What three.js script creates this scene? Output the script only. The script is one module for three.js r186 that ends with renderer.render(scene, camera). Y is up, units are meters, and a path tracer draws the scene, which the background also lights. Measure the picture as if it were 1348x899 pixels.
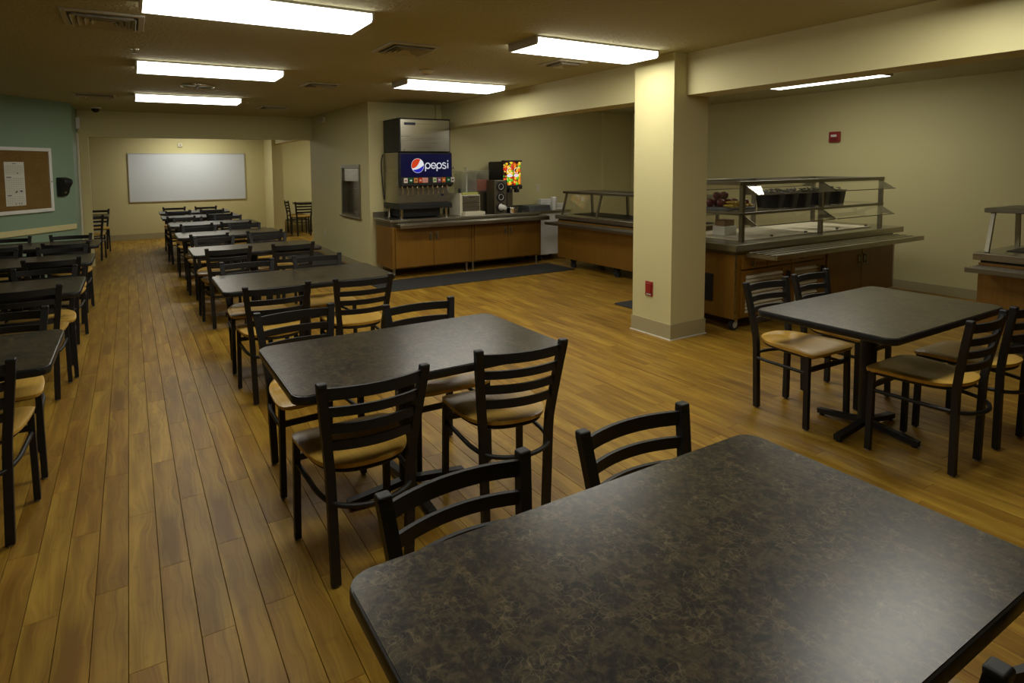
import * as THREE from 'three';
import { mergeGeometries, toCreasedNormals } from 'three/addons/utils/BufferGeometryUtils.js';
import { RoundedBoxGeometry } from 'three/addons/geometries/RoundedBoxGeometry.js';
import { RectAreaLightUniformsLib } from 'three/addons/lights/RectAreaLightUniformsLib.js';

// ---------------------------------------------------------------- camera, light, exposure
const scene = new THREE.Scene();
scene.background = new THREE.Color(0x000000);
const renderer = new THREE.WebGLRenderer({ antialias: true });
renderer.toneMapping = THREE.LinearToneMapping;
renderer.toneMappingExposure = 0.95;
renderer.shadowMap.enabled = true;
RectAreaLightUniformsLib.init();

// a wide lens shifted down and a little to the side (measured from the vanishing points)
const FOCAL = 776.91, CX = 611.17, CY = 278.48;
const camera = new THREE.PerspectiveCamera(2 * Math.atan(449.5 / FOCAL) * 180 / Math.PI, 1348 / 899, 0.05, 60);
camera.position.set(0, 1.5, 0);
camera.rotation.set(-0.0746, -0.5154, -0.0102, 'YXZ');
camera.setViewOffset(1348, 899, 674 - CX, 449.5 - CY, 1348, 899);

const CEIL = 2.44;
const LAMP_COLOR = new THREE.Color().setRGB(1.0, 0.97, 0.86);
const LAMP_NITS = 8.4;      // area light of a ceiling fixture
const LENS_GLOW = 6.0;      // the lens as the eye sees it

// ---------------------------------------------------------------- helpers
let rngState = 12345;
const rnd = () => { rngState = (rngState + 0x6d2b79f5) | 0; let t = Math.imul(rngState ^ (rngState >>> 15), 1 | rngState); t = (t + Math.imul(t ^ (t >>> 7), 61 | t)) ^ t; return ((t ^ (t >>> 14)) >>> 0) / 4294967296; };
const taken = {};
const numbered = (n) => { taken[n] = (taken[n] ?? -1) + 1; return taken[n] ? `${n}_${String(taken[n]).padStart(3, '0')}` : n; };
const V = (x, y, z) => new THREE.Vector3(x, y, z);
function part(name, geo, mat, parent) {
  const m = new THREE.Mesh(geo, mat); m.name = name; m.castShadow = m.receiveShadow = true; parent.add(m); return m;
}
function thing(name, label, category, [x, y, z] = [0, 0, 0], turn = 0, group) {
  const o = new THREE.Group(); o.name = numbered(name); scene.add(o); o.position.set(x, y, z); o.rotation.y = turn;
  o.userData = { label, category }; if (group) o.userData.group = group; return o;
}
function solo(name, geo, mat, label, category, group) {
  const o = part(numbered(name), geo, mat, scene); o.userData = { label, category }; if (group) o.userData.group = group; return o;
}
function struct(name, geo, mat, label, category = 'wall') {
  const o = geo ? part(numbered(name), geo, mat, scene) : (() => { const g = new THREE.Group(); g.name = numbered(name); scene.add(g); return g; })();
  o.userData = { kind: 'structure', label, category }; return o;
}
function copyThing(src, label, [x, y, z], turn, group) {
  const c = src.clone(); c.name = numbered(src.name.replace(/_\d{3}$/, '')); scene.add(c);
  c.position.set(x, y, z); c.rotation.set(0, turn, 0); c.userData = { ...src.userData, label }; if (group) c.userData.group = group; return c;
}
const flat = (g) => (g.index ? g.toNonIndexed() : g);
const merge = (list) => mergeGeometries(list.map((g) => { const f = flat(g); for (const k of Object.keys(f.attributes)) if (!['position', 'normal', 'uv'].includes(k)) f.deleteAttribute(k); return f; }));
// box from corner ranges
function bx(x0, x1, y0, y1, z0, z1) { const g = new THREE.BoxGeometry(x1 - x0, y1 - y0, z1 - z0); g.translate((x0 + x1) / 2, (y0 + y1) / 2, (z0 + z1) / 2); return boxUV(g); }
function rbx(x0, x1, y0, y1, z0, z1, r = 0.004) { const g = new RoundedBoxGeometry(x1 - x0, y1 - y0, z1 - z0, 1, r); g.translate((x0 + x1) / 2, (y0 + y1) / 2, (z0 + z1) / 2); return boxUV(g); }
// uv in metres by the axis a face looks along (u along the longer run for wood: swap per call)
function boxUV(g, swap = false, du = 0, dv = 0) {
  g = flat(g); if (!g.attributes.normal) g.computeVertexNormals();
  const p = g.attributes.position, n = g.attributes.normal, uv = new Float32Array(p.count * 2);
  for (let i = 0; i < p.count; i += 3) {
    let nx = 0, ny = 0, nz = 0;
    for (let k = 0; k < 3; k++) { nx += n.getX(i + k); ny += n.getY(i + k); nz += n.getZ(i + k); }
    nx = Math.abs(nx); ny = Math.abs(ny); nz = Math.abs(nz);
    for (let k = 0; k < 3; k++) {
      const j = i + k; let u, v;
      if (nx >= ny && nx >= nz) { u = p.getZ(j); v = p.getY(j); } else if (ny >= nz) { u = p.getX(j); v = p.getZ(j); } else { u = p.getX(j); v = p.getY(j); }
      uv[j * 2] = (swap ? v : u) + du; uv[j * 2 + 1] = (swap ? u : v) + dv;
    }
  }
  g.setAttribute('uv', new THREE.BufferAttribute(uv, 2)); return g;
}
function cyl(r0, r1, h, x, y, z, seg = 16, axis = 'y') { const g = new THREE.CylinderGeometry(r1, r0, h, seg); if (axis === 'x') g.rotateZ(Math.PI / 2); if (axis === 'z') g.rotateX(Math.PI / 2); g.translate(x, y, z); return flat(g); }
// rectangular bar swept through points; ref is the direction its height h points
function sweep(pts, w, h, ref = V(0, 1, 0), crease = 0.6) {
  const st = pts.map((p, i) => {
    const t = pts[Math.min(i + 1, pts.length - 1)].clone().sub(pts[Math.max(i - 1, 0)]).normalize();
    const s = t.clone().cross(ref).normalize(), u = s.clone().cross(t).normalize();
    return [[1, 1], [-1, 1], [-1, -1], [1, -1]].map(([a, b]) => p.clone().addScaledVector(s, a * w / 2).addScaledVector(u, b * h / 2));
  });
  const v = [], quad = (a, b, c, d) => v.push(...[a, b, c, a, c, d].flatMap((q) => [q.x, q.y, q.z]));
  for (let i = 0; i + 1 < st.length; i++) for (let k = 0; k < 4; k++) { const l = (k + 1) % 4; quad(st[i][k], st[i + 1][k], st[i + 1][l], st[i][l]); }
  quad(st[0][0], st[0][1], st[0][2], st[0][3]); const e = st[st.length - 1]; quad(e[3], e[2], e[1], e[0]);
  let g = new THREE.BufferGeometry(); g.setAttribute('position', new THREE.Float32BufferAttribute(v, 3)); g.computeVertexNormals();
  // make the windings face outwards
  const c = new THREE.Vector3(); g = toCreasedNormals(g, crease); return boxUV(g);
}
const tube = (pts, r, n = 16, seg = 8) => flat(new THREE.TubeGeometry(new THREE.CatmullRomCurve3(pts), n, r, seg, false));
function roundRect(w, d, r, seg = 6) {
  const s = new THREE.Shape(), x = w / 2, y = d / 2;
  s.moveTo(-x + r, -y); s.lineTo(x - r, -y); s.absarc(x - r, -y + r, r, -Math.PI / 2, 0); s.lineTo(x, y - r); s.absarc(x - r, y - r, r, 0, Math.PI / 2);
  s.lineTo(-x + r, y); s.absarc(-x + r, y - r, r, Math.PI / 2, Math.PI); s.lineTo(-x, -y + r); s.absarc(-x + r, -y + r, r, Math.PI, 1.5 * Math.PI); return s;
}
// an upright slab: shape drawn in (x,y), lies in plan (x, z)
function slab(shape, y0, y1, bevel = 0, curve = 6) {
  const g = new THREE.ExtrudeGeometry(shape, { depth: y1 - y0 - 2 * bevel, bevelEnabled: bevel > 0, bevelSize: bevel, bevelThickness: bevel, bevelSegments: 2, bevelOffset: -bevel, curveSegments: curve });
  g.rotateX(-Math.PI / 2); g.translate(0, y0 + bevel, 0); return boxUV(toCreasedNormals(flat(g), 0.7));
}

// ---------------------------------------------------------------- textures
function lattice(px, py, seed) { const a = new Float32Array(px * py); let s = Math.imul(seed + 1, 0x9e3779b9) | 0; for (let i = 0; i < a.length; i++) { s = (s + 0x6d2b79f5) | 0; let t = Math.imul(s ^ (s >>> 15), 1 | s); t = (t + Math.imul(t ^ (t >>> 7), 61 | t)) ^ t; a[i] = ((t ^ (t >>> 14)) >>> 0) / 4294967296; } return a; }
function noise(px, py, seed) { // periodic value noise on the unit square
  const a = lattice(px, py, seed), sm = (t) => t * t * (3 - 2 * t);
  return (u, v) => { u = (u - Math.floor(u)) * px; v = (v - Math.floor(v)) * py; const i = Math.floor(u) % px, j = Math.floor(v) % py, fu = sm(u - Math.floor(u)), fv = sm(v - Math.floor(v)), i1 = (i + 1) % px, j1 = (j + 1) % py;
    return (a[j * px + i] * (1 - fu) + a[j * px + i1] * fu) * (1 - fv) + (a[j1 * px + i] * (1 - fu) + a[j1 * px + i1] * fu) * fv; };
}
function dataTex(w, h, fn, metres, srgb = true) {
  const d = new Uint8Array(w * h * 4);
  for (let y = 0; y < h; y++) for (let x = 0; x < w; x++) { const c = fn(x / w, y / h), o = (y * w + x) * 4; for (let k = 0; k < 3; k++) d[o + k] = Math.max(0, Math.min(255, (Array.isArray(c) ? c[k] : c) * 255)); d[o + 3] = 255; }
  const t = new THREE.DataTexture(d, w, h); t.wrapS = t.wrapT = THREE.RepeatWrapping; t.magFilter = THREE.LinearFilter; t.minFilter = THREE.LinearMipmapLinearFilter; t.generateMipmaps = true;
  if (srgb) t.colorSpace = THREE.SRGBColorSpace; t.repeat.set(1 / metres[0], 1 / metres[1]); t.needsUpdate = true; return t;
}
const mix = (a, b, t) => a.map((x, i) => x + (b[i] - x) * t);
const clamp01 = (t) => Math.max(0, Math.min(1, t));

// floor wood: grain runs along v
const floorTex = (() => {
  const n1 = noise(70, 4, 11), n2 = noise(220, 7, 12), n3 = noise(12, 8, 13), n4 = noise(20, 4, 14), n5 = noise(9, 14, 15), n6 = noise(5, 3, 16), kn = noise(26, 40, 17), red = noise(14, 5, 18);
  return dataTex(1024, 1024, (u, v) => {
    const warp = (n3(u, v) - 0.5) * 0.07 + (n5(u, v) - 0.5) * 0.03; const g = (n1(u + warp, v) - 0.5) * 0.75 + (n2(u + warp * 0.7, v) - 0.5) * 0.5, strip = n4(u + warp * 0.5, v) - 0.5, blot = n3(u + 0.3, v + 0.4) - 0.5, fl = Math.max(0, kn(u + warp, v) - 0.74) * 0.7;
    const t = clamp01(0.52 + 0.5 * g + 0.8 * strip + 0.4 * blot + 0.3 * (n6(u, v) - 0.5) - fl); let c = mix([0.53, 0.385, 0.14], [0.765, 0.605, 0.275], t);
    return mix(c, [0.56, 0.36, 0.13], clamp01((red(u + warp, v) - 0.55) * 2.2) * 0.35);
  }, [0.62, 1.3]);
})();
// table laminate: dark, clouded, with fine pale fibres
const laminateTex = (() => {
  const a = noise(6, 6, 21), b = noise(22, 22, 22), c = noise(56, 56, 23), w1 = noise(20, 20, 24), w2 = noise(20, 20, 25), f1 = noise(22, 22, 26), f2 = noise(34, 34, 27), f3 = noise(50, 50, 31), p = noise(200, 200, 28), hue = noise(8, 8, 29), br = noise(12, 12, 30), dk = noise(30, 30, 32);
  const sm = (x, lo, hi) => { const t = clamp01((x - lo) / (hi - lo)); return t * t * (3 - 2 * t); };
  return dataTex(1024, 1024, (u, v) => {
    const x = u + (w1(u, v) - 0.5) * 0.022, y = v + (w2(u, v) - 0.5) * 0.022;
    const cloud = 0.42 * b(x, y) + 0.2 * a(u, v) + 0.38 * c(x, y);
    const ridge = (f, k) => Math.pow(1 - Math.min(1, Math.abs(f(x, y) - 0.5) * k), 1.5);
    const fib = Math.max(ridge(f1, 20), ridge(f2, 13) * 0.9, ridge(f3, 9) * 0.7) * (0.35 + 0.65 * sm(br(u, v), 0.25, 0.7)) * (0.4 + 0.6 * c(y, x));
    let col = mix([0.115, 0.11, 0.098], [0.255, 0.226, 0.165], sm(cloud, 0.28, 0.72));
    col = mix(col, [0.30, 0.24, 0.16], sm(hue(u, v), 0.45, 0.95) * 0.32);
    col = mix(col, [0.13, 0.12, 0.11], sm(dk(x, y), 0.62, 0.85) * 0.5);
    col = mix(col, [0.60, 0.535, 0.39], fib * 0.68);
    const s = (p(u, v) - 0.5) * 0.06; return col.map((q) => q + s);
  }, [0.4, 0.4]);
})();
const woodTex = (base, dark, mu, mv, seed) => { const n1 = noise(60, 2, seed), n2 = noise(140, 3, seed + 1), n3 = noise(5, 3, seed + 2); return dataTex(512, 512, (u, v) => { const g = n1(u + (n3(u, v) - 0.5) * 0.03, v) * 0.55 + n2(u, v) * 0.3 + n3(u, v) * 0.3; return mix(dark, base, clamp01(g)); }, [mu, mv]); };
const cabinetTex = woodTex([0.52, 0.37, 0.115], [0.44, 0.30, 0.08], 0.6, 1.6, 51);
const seatTex = woodTex([0.84, 0.68, 0.37], [0.75, 0.58, 0.28], 0.42, 1.1, 61);
const wallBump = (() => { const a = noise(90, 90, 71), b = noise(40, 40, 72); return dataTex(512, 512, (u, v) => clamp01((0.6 * a(u, v) + 0.4 * b(u, v) - 0.35) * 2), [0.9, 0.9], false); })();
const ceilBump = (() => { const a = noise(110, 110, 73), b = noise(52, 52, 74); return dataTex(512, 512, (u, v) => clamp01((0.55 * a(u, v) + 0.45 * b(u, v) - 0.42) * 3.2), [1.2, 1.2], false); })();
const corkTex = (() => { const a = noise(160, 160, 75), b = noise(60, 60, 76), c = noise(6, 6, 77); return dataTex(512, 512, (u, v) => mix([0.37, 0.275, 0.105], [0.53, 0.41, 0.185], clamp01(0.5 * a(u, v) + 0.35 * b(u, v) + 0.2 * c(u, v))), [0.5, 0.5]); })();
const steelRough = (() => { const a = noise(2, 200, 78), b = noise(3, 90, 79); return dataTex(256, 512, (u, v) => 0.25 + 0.05 * a(u, v) + 0.04 * b(u, v), [1, 0.5], false); })();
const canvasTex = (w, h, draw) => { const c = document.createElement('canvas'); c.width = w; c.height = h; draw(c.getContext('2d'), w, h); const t = new THREE.CanvasTexture(c); t.colorSpace = THREE.SRGBColorSpace; return t; };

// ---------------------------------------------------------------- materials
const std = (o) => new THREE.MeshStandardMaterial(o);
const lin = (r, g, b) => new THREE.Color().setRGB(r, g, b);
const M = {
  cream: std({ color: lin(0.62, 0.56, 0.285), roughness: 0.62, bumpMap: wallBump, bumpScale: 0.0003 }),
  ceiling: std({ color: lin(0.48, 0.45, 0.27), roughness: 0.9, bumpMap: ceilBump, bumpScale: 0.003 }),
  teal: std({ color: lin(0.22, 0.315, 0.215), roughness: 0.6, bumpMap: wallBump, bumpScale: 0.0003 }),
  base: std({ color: lin(0.40, 0.35, 0.19), roughness: 0.55 }),
  caulk: std({ color: lin(0.72, 0.70, 0.62), roughness: 0.6 }),
  subfloor: std({ color: lin(0.045, 0.028, 0.012), roughness: 0.9 }),
  blackMetal: std({ color: lin(0.0075, 0.007, 0.0065), roughness: 0.52 }),
  seat: std({ map: seatTex, roughness: 0.36, color: lin(1.0, 1.0, 0.76) }),
  laminate: new THREE.MeshPhysicalMaterial({ map: laminateTex, roughness: 0.28, specularIntensity: 0.6 }),
  edge: std({ color: lin(0.012, 0.011, 0.010), roughness: 0.35 }),
  glide: std({ color: lin(0.25, 0.24, 0.21), roughness: 0.6 }),
  cabinet: std({ map: cabinetTex, roughness: 0.42 }),
  steel: std({ color: lin(0.42, 0.395, 0.325), metalness: 1, roughness: 1, roughnessMap: steelRough }),
  steelDark: std({ color: lin(0.24, 0.22, 0.165), metalness: 1, roughness: 0.38 }),
  chrome: std({ color: lin(0.72, 0.71, 0.68), metalness: 1, roughness: 0.14 }),
  alu: std({ color: lin(0.62, 0.60, 0.54), metalness: 0.5, roughness: 0.4 }),
  black: std({ color: lin(0.010, 0.010, 0.010), roughness: 0.5 }),
  rubber: std({ color: lin(0.017, 0.017, 0.018), roughness: 0.8 }),
  mat: std({ color: lin(0.022, 0.022, 0.021), roughness: 0.75 }),
  white: std({ color: lin(0.72, 0.71, 0.66), roughness: 0.5 }),
  board: std({ color: lin(0.66, 0.70, 0.74), roughness: 0.28 }),
  ivory: std({ color: lin(0.66, 0.61, 0.46), roughness: 0.5 }),
  cork: std({ map: corkTex, roughness: 0.9 }),
  red: std({ color: lin(0.28, 0.018, 0.014), roughness: 0.4 }),
  cover: std({ color: lin(0.62, 0.56, 0.40), roughness: 0.4 }),
  tray: std({ color: lin(0.10, 0.105, 0.10), roughness: 0.5 }),
  foam: std({ color: lin(0.78, 0.77, 0.72), roughness: 0.6 }),
  housing: std({ color: lin(0.55, 0.53, 0.46), roughness: 0.5 }),
  lens: std({ color: lin(0.8, 0.8, 0.76), roughness: 0.5, emissive: LAMP_COLOR, emissiveIntensity: LENS_GLOW }),
  glass: new THREE.MeshPhysicalMaterial({ color: 0xffffff, transmission: 1, thickness: 0, roughness: 0.02, ior: 1.5 }),
  clear: new THREE.MeshPhysicalMaterial({ color: lin(0.85, 0.86, 0.82), transmission: 0.9, thickness: 0, roughness: 0.08, ior: 1.45 }),
  vent: std({ color: lin(0.50, 0.46, 0.35), roughness: 0.5 }),
};

// ---------------------------------------------------------------- floor: planks laid one by one
const PW = 0.1026, PL = 0.92, GAP = 0.0018, ENDGAP = 0.0007;
const floor = struct('floor', null, null, 'maple plank floor laid lengthwise down the dining hall', 'floor');
part('subfloor', bx(-3.6, 8.2, -0.15, -0.0125, -15, 3.4), M.subfloor, floor);
const plankTones = [[1.0, 1.0, 1.0], [0.95, 0.94, 0.92], [1.05, 1.05, 1.03], [0.98, 0.955, 0.92], [1.02, 0.995, 0.95], [0.92, 0.905, 0.88]].map((t) => new THREE.MeshPhysicalMaterial({ map: floorTex, color: lin(t[0] * 0.80, t[1] * 0.82, t[2] * 0.56), roughness: 0.42, specularIntensity: 0.6 }));
const plankGeos = [];
for (let k = 0; k < 12; k++) {
  const w = (PW - GAP) / 2, l = (PL - ENDGAP) / 2, b = 0.0009, c = [[-w, -l], [w, -l], [w, l], [-w, l]], ci = [[-w + b, -l + b], [w - b, -l + b], [w - b, l - b], [-w + b, l - b]], v = [];
  const q = (a, bb, cc, d) => v.push(...a, ...bb, ...cc, ...a, ...cc, ...d);
  q([ci[3][0], 0, ci[3][1]], [ci[2][0], 0, ci[2][1]], [ci[1][0], 0, ci[1][1]], [ci[0][0], 0, ci[0][1]]);
  for (let i = 0; i < 4; i++) { const j = (i + 1) % 4; q([ci[j][0], 0, ci[j][1]], [c[j][0], -b, c[j][1]], [c[i][0], -b, c[i][1]], [ci[i][0], 0, ci[i][1]]); q([c[j][0], -b, c[j][1]], [c[j][0], -0.012, c[j][1]], [c[i][0], -0.012, c[i][1]], [c[i][0], -b, c[i][1]]); }
  const g = new THREE.BufferGeometry(); g.setAttribute('position', new THREE.Float32BufferAttribute(v, 3)); g.computeVertexNormals();
  const du = rnd() * 3, dv = rnd() * 3, p = g.attributes.position, uv = new Float32Array(p.count * 2);
  for (let i = 0; i < p.count; i++) { uv[2 * i] = p.getX(i) + du; uv[2 * i + 1] = p.getZ(i) + dv; }
  g.setAttribute('uv', new THREE.BufferAttribute(uv, 2)); plankGeos.push(g);
}
camera.updateMatrixWorld(true); camera.updateProjectionMatrix();
{
  const list = [], q = new THREE.Vector3();
  for (let i = -34; i < 80; i++) {
    const x = -0.0685 + PW * (i + 0.5); const off = ((i * 0.37 + ((i * 7919) % 13) / 13) % 1 + 1) % 1 * PL;
    for (let j = -5; j < 21; j++) {
      const z = 2.2 - (j * PL + off); if (z < -15.3 || z > 3.3) continue;
      // a rough measure of how large it shows
      let x0 = 1e9, x1 = -1e9, y0 = 1e9, y1 = -1e9, ok = z < -0.6;
      if (ok) for (const [a, b] of [[-1, -1], [1, -1], [1, 1], [-1, 1]]) { q.set(x + a * PW / 2, 0, Math.min(-0.4, z + b * PL / 2)).project(camera); x0 = Math.min(x0, q.x); x1 = Math.max(x1, q.x); y0 = Math.min(y0, q.y); y1 = Math.max(y1, q.y); }
      let size = 0; if (ok && x1 > -1 && x0 < 1 && y1 > -1 && y0 < 1) { const d = Math.hypot(x, z, 1.5); size = 1 / (d * d * d) * Math.min(1, (Math.min(1, x1) - Math.max(-1, x0)) * (Math.min(1, y1) - Math.max(-1, y0)) / ((x1 - x0) * (y1 - y0))); }
      list.push({ x, z, size, g: Math.floor(rnd() * 12), m: Math.floor(rnd() * 6) });
    }
  }
  list.sort((a, b) => b.size - a.size);
  const field = [[], [], [], [], [], []];
  list.forEach((p, i) => {
    if (i < 300) { const m = part('plank', plankGeos[p.g], plankTones[p.m], floor); m.position.set(p.x, 0, p.z); }
    else field[p.m].push(plankGeos[p.g].clone().translate(p.x, 0, p.z));
  });
  const merged = mergeGeometries(field.map((f) => merge(f)), true);
  const f = part('plank_field', merged, plankTones, floor); f.userData = { kind: 'stuff', label: 'the many smaller maple planks farther off' };
}

// ---------------------------------------------------------------- room shell
const T = 0.15;
const VENTS = [
  [-0.09, -4.36, 0.44, 'large square air vent beside the light over the aisle'],
  [1.95, -4.34, 0.42, 'square air vent between the two rows of lights'],
  [3.50, -4.32, 0.32, 'square air vent behind the light beside the column'],
  [1.92, -6.63, 0.38, 'square air vent between the long row and the ice maker'],
  [-0.32, -8.70, 0.46, 'square air vent over the green wall corner'],
  [1.96, -9.3, 0.42, 'square air vent just before the header'],
];
const ceilingShape = new THREE.Shape([[-3.6, -3.4], [8.2, -3.4], [8.2, 15], [-3.6, 15]].map(([x, y]) => new THREE.Vector2(x, y)));
for (const [x, z, w] of VENTS) { const h = w / 2 - 0.025; ceilingShape.holes.push(new THREE.Path([[x - h, -z - h], [x - h, -z + h], [x + h, -z + h], [x + h, -z - h]].map(([a, b]) => new THREE.Vector2(a, b)))); }
struct('ceiling', slab(ceilingShape, CEIL, CEIL + T), M.ceiling, 'low textured ceiling over the whole hall', 'ceiling');
struct('wall_right', bx(8, 8 + T, 0, CEIL, -8.3, 3.4), M.cream, 'long cream wall behind the salad bar');
struct('wall_servery', bx(2.98, 8, 0, CEIL, -8 - T, -8), M.cream, 'cream wall behind the drinks counter');
struct('trim_1', bx(7.34, 7.995, 0, CEIL, -7.999, -7.93), M.cream, 'shallow cream pilaster in the servery corner', 'pilaster');
struct('trim_2', bx(4.04, 4.128, 0, CEIL, -7.999, -7.955), M.cream, 'narrow cream chase beside the ice maker where the beam starts', 'pilaster');
{ // passage wall with the hatch opening
  const s = new THREE.Shape(); s.moveTo(-11.1, 0); s.lineTo(-8.15, 0); s.lineTo(-8.15, CEIL); s.lineTo(-11.1, CEIL);
  const h = new THREE.Path(); h.moveTo(-9.24, 0.76); h.lineTo(-9.24, 1.56); h.lineTo(-8.37, 1.56); h.lineTo(-8.37, 0.76); s.holes.push(h);
  const g = new THREE.ExtrudeGeometry(s, { depth: T, bevelEnabled: false }); g.rotateY(-Math.PI / 2); g.translate(2.98 + T, 0, 0);
  const pp = g.attributes.position; // the shape's first axis becomes z
  struct('wall_passage', boxUV(g), M.cream, 'cream wall with the shuttered hatch leading to the back room');
}
struct('wall_header', bx(-0.82, 2.98, 2.035, CEIL, -11.1, -10.95), M.cream, 'cream header over the wide opening to the whiteboard room', 'header');
struct('wall_stub', bx(-0.66, -0.53, 0, 2.035, -11.1, -10.95), M.cream, 'narrow cream jamb at the edge of the wide opening', 'jamb');
struct('wall_far', bx(-3.4, 6, 0, CEIL, -14.7 - T, -14.7), M.cream, 'cream end wall that carries the whiteboard');
struct('wall_far_left', bx(-3.4, -3.25, 0, CEIL, -14.7, -11.0), M.cream, 'side wall of the whiteboard room');
struct('wall_far_return', bx(-3.4, -0.82, 0, CEIL, -11.1, -10.95), M.cream, 'return wall beside the wide opening');
struct('wall_partition', merge([bx(2.75, 2.98, 0, CEIL, -13.55, -13.40), bx(2.83, 2.98, 0, CEIL, -14.7, -13.55)]), M.cream, 'short cream partition beside the whiteboard');
struct('wall_lintel', bx(2.83, 2.98, 2.06, CEIL, -13.40, -11.1), M.cream, 'lintel over the opening into the side room', 'lintel');
struct('wall_side_room', bx(6, 6 + T, 0, CEIL, -14.85, -10.95), M.cream, 'end wall of the side room');
struct('wall_side_return', bx(2.98 + T, 6, 0, CEIL, -11.1, -10.95), M.cream, 'wall between the side room and the servery');
// the slanting green wall
const D0 = V(-3.4, 0, -6.48), D1 = V(-0.66, 0, -9.86), DL = D0.distanceTo(D1), DA = Math.atan2(-(D1.z - D0.z), D1.x - D0.x);
// local frame of that wall: x along it from D0 to D1, z out of it into the room
const onGreen = (o) => { o.position.copy(D0); o.rotation.y = DA; return o; };
onGreen(struct('wall_green', bx(0, DL, 0, CEIL, -T, 0), M.teal, 'pale green slanting wall with the notice board'));
struct('wall_green_return', bx(-0.66 - T, -0.66, 0, CEIL, -10.95, -9.88), M.teal, 'short green return beside the opening');
struct('wall_left', bx(-3.4 - T, -3.4, 0, CEIL, -6.48, 3.4), M.teal, 'side wall of the dining hall');
struct('wall_front', bx(-3.55, 8.15, 0, CEIL, 3.2, 3.35), M.cream, 'plain cream wall closing the far end of the dining hall opposite the whiteboard');
// column and beam
struct('support_column', bx(3.98, 4.41, 0, CEIL, -3.9, -3.46), M.cream, 'square cream column holding the ceiling beam', 'column');
struct('ceiling_beam', merge([bx(4.13, 4.41, 2.09, CEIL, -8, -3.9), bx(4.13, 4.41, 2.09, CEIL, -3.46, 3.2)]), M.cream, 'cream ceiling beam running through the column', 'beam');
// vinyl baseboards
const baseb = (name, geo, label) => struct(name, geo, M.base, label, 'baseboard');
baseb('baseboard_right', bx(7.988, 8, 0, 0.105, -7.93, 3.2), 'tan vinyl baseboard along the long cream wall');
baseb('baseboard_passage', bx(2.968, 2.98, 0, 0.10, -11.1, -8.0), 'tan vinyl baseboard under the hatch');
baseb('baseboard_far', bx(-3.25, 2.83, 0, 0.125, -14.7, -14.688), 'tan vinyl baseboard under the whiteboard');
baseb('baseboard_far_side', bx(2.98, 6, 0, 0.125, -14.7, -14.688), 'tan vinyl baseboard in the side room');
onGreen(baseb('baseboard_green', bx(0, DL, 0, 0.1, 0, 0.012), 'tan vinyl baseboard under the green wall'));
{
  const cb = struct('baseboard_column', null, null, 'tan vinyl skirting wrapped round the cream column', 'baseboard');
  const ring = (o, y0, y1) => merge([bx(3.98 - o, 4.41 + o, y0, y1, -3.46, -3.46 + o), bx(3.98 - o, 4.41 + o, y0, y1, -3.9 - o, -3.9), bx(3.98 - o, 3.98, y0, y1, -3.9, -3.46), bx(4.41, 4.41 + o, y0, y1, -3.9, -3.46)]);
  part('skirting', ring(0.008, 0.008, 0.135), M.base, cb); part('sealant_bead', ring(0.016, 0, 0.008), M.caulk, cb).userData = { label: 'white sealant bead along the floor' };
}
// chair rail and casing
onGreen(struct('trim_3', rbx(0, DL - 0.03, 0.70, 0.775, 0, 0.022, 0.005), M.cream, 'cream chair rail across the green wall', 'rail'));
struct('trim_4', rbx(-0.66, -0.635, 0, 2.08, -10.68, -10.58, 0.005), M.ivory, 'pale door casing on the green return', 'casing');
struct('trim_5', rbx(-0.66, -0.645, 0, 2.08, -10.93, -10.70, 0.004), M.cream, 'flush cream door set in the green return', 'door');
// hatch
{
  const w = struct('window_1', null, null, 'steel framed serving hatch with its roller shutter down', 'hatch');
  const X = 2.98;
  part('frame', merge([bx(X - 0.02, X + 0.12, 1.51, 1.56, -9.24, -8.37), bx(X - 0.02, X + 0.12, 0.76, 0.80, -9.24, -8.37), bx(X - 0.02, X + 0.12, 0.80, 1.51, -9.24, -9.19), bx(X - 0.02, X + 0.12, 0.80, 1.51, -8.42, -8.37)]), M.steelDark, w);
  part('shutter_box', rbx(X + 0.005, X + 0.11, 1.30, 1.51, -9.19, -8.42, 0.01), M.steel, w);
  const sg = rbx(X + 0.08, X + 0.094, 0, 0.043, -9.19, -8.42, 0.005);
  for (let k = 0; k < 11; k++) { const s = part('slat', sg, M.steelDark, w); s.position.y = 0.80 + k * 0.0455; }
  part('sill', rbx(X - 0.05, X + 0.1, 0.745, 0.765, -9.26, -8.35, 0.004), M.steelDark, w);
}

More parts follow.
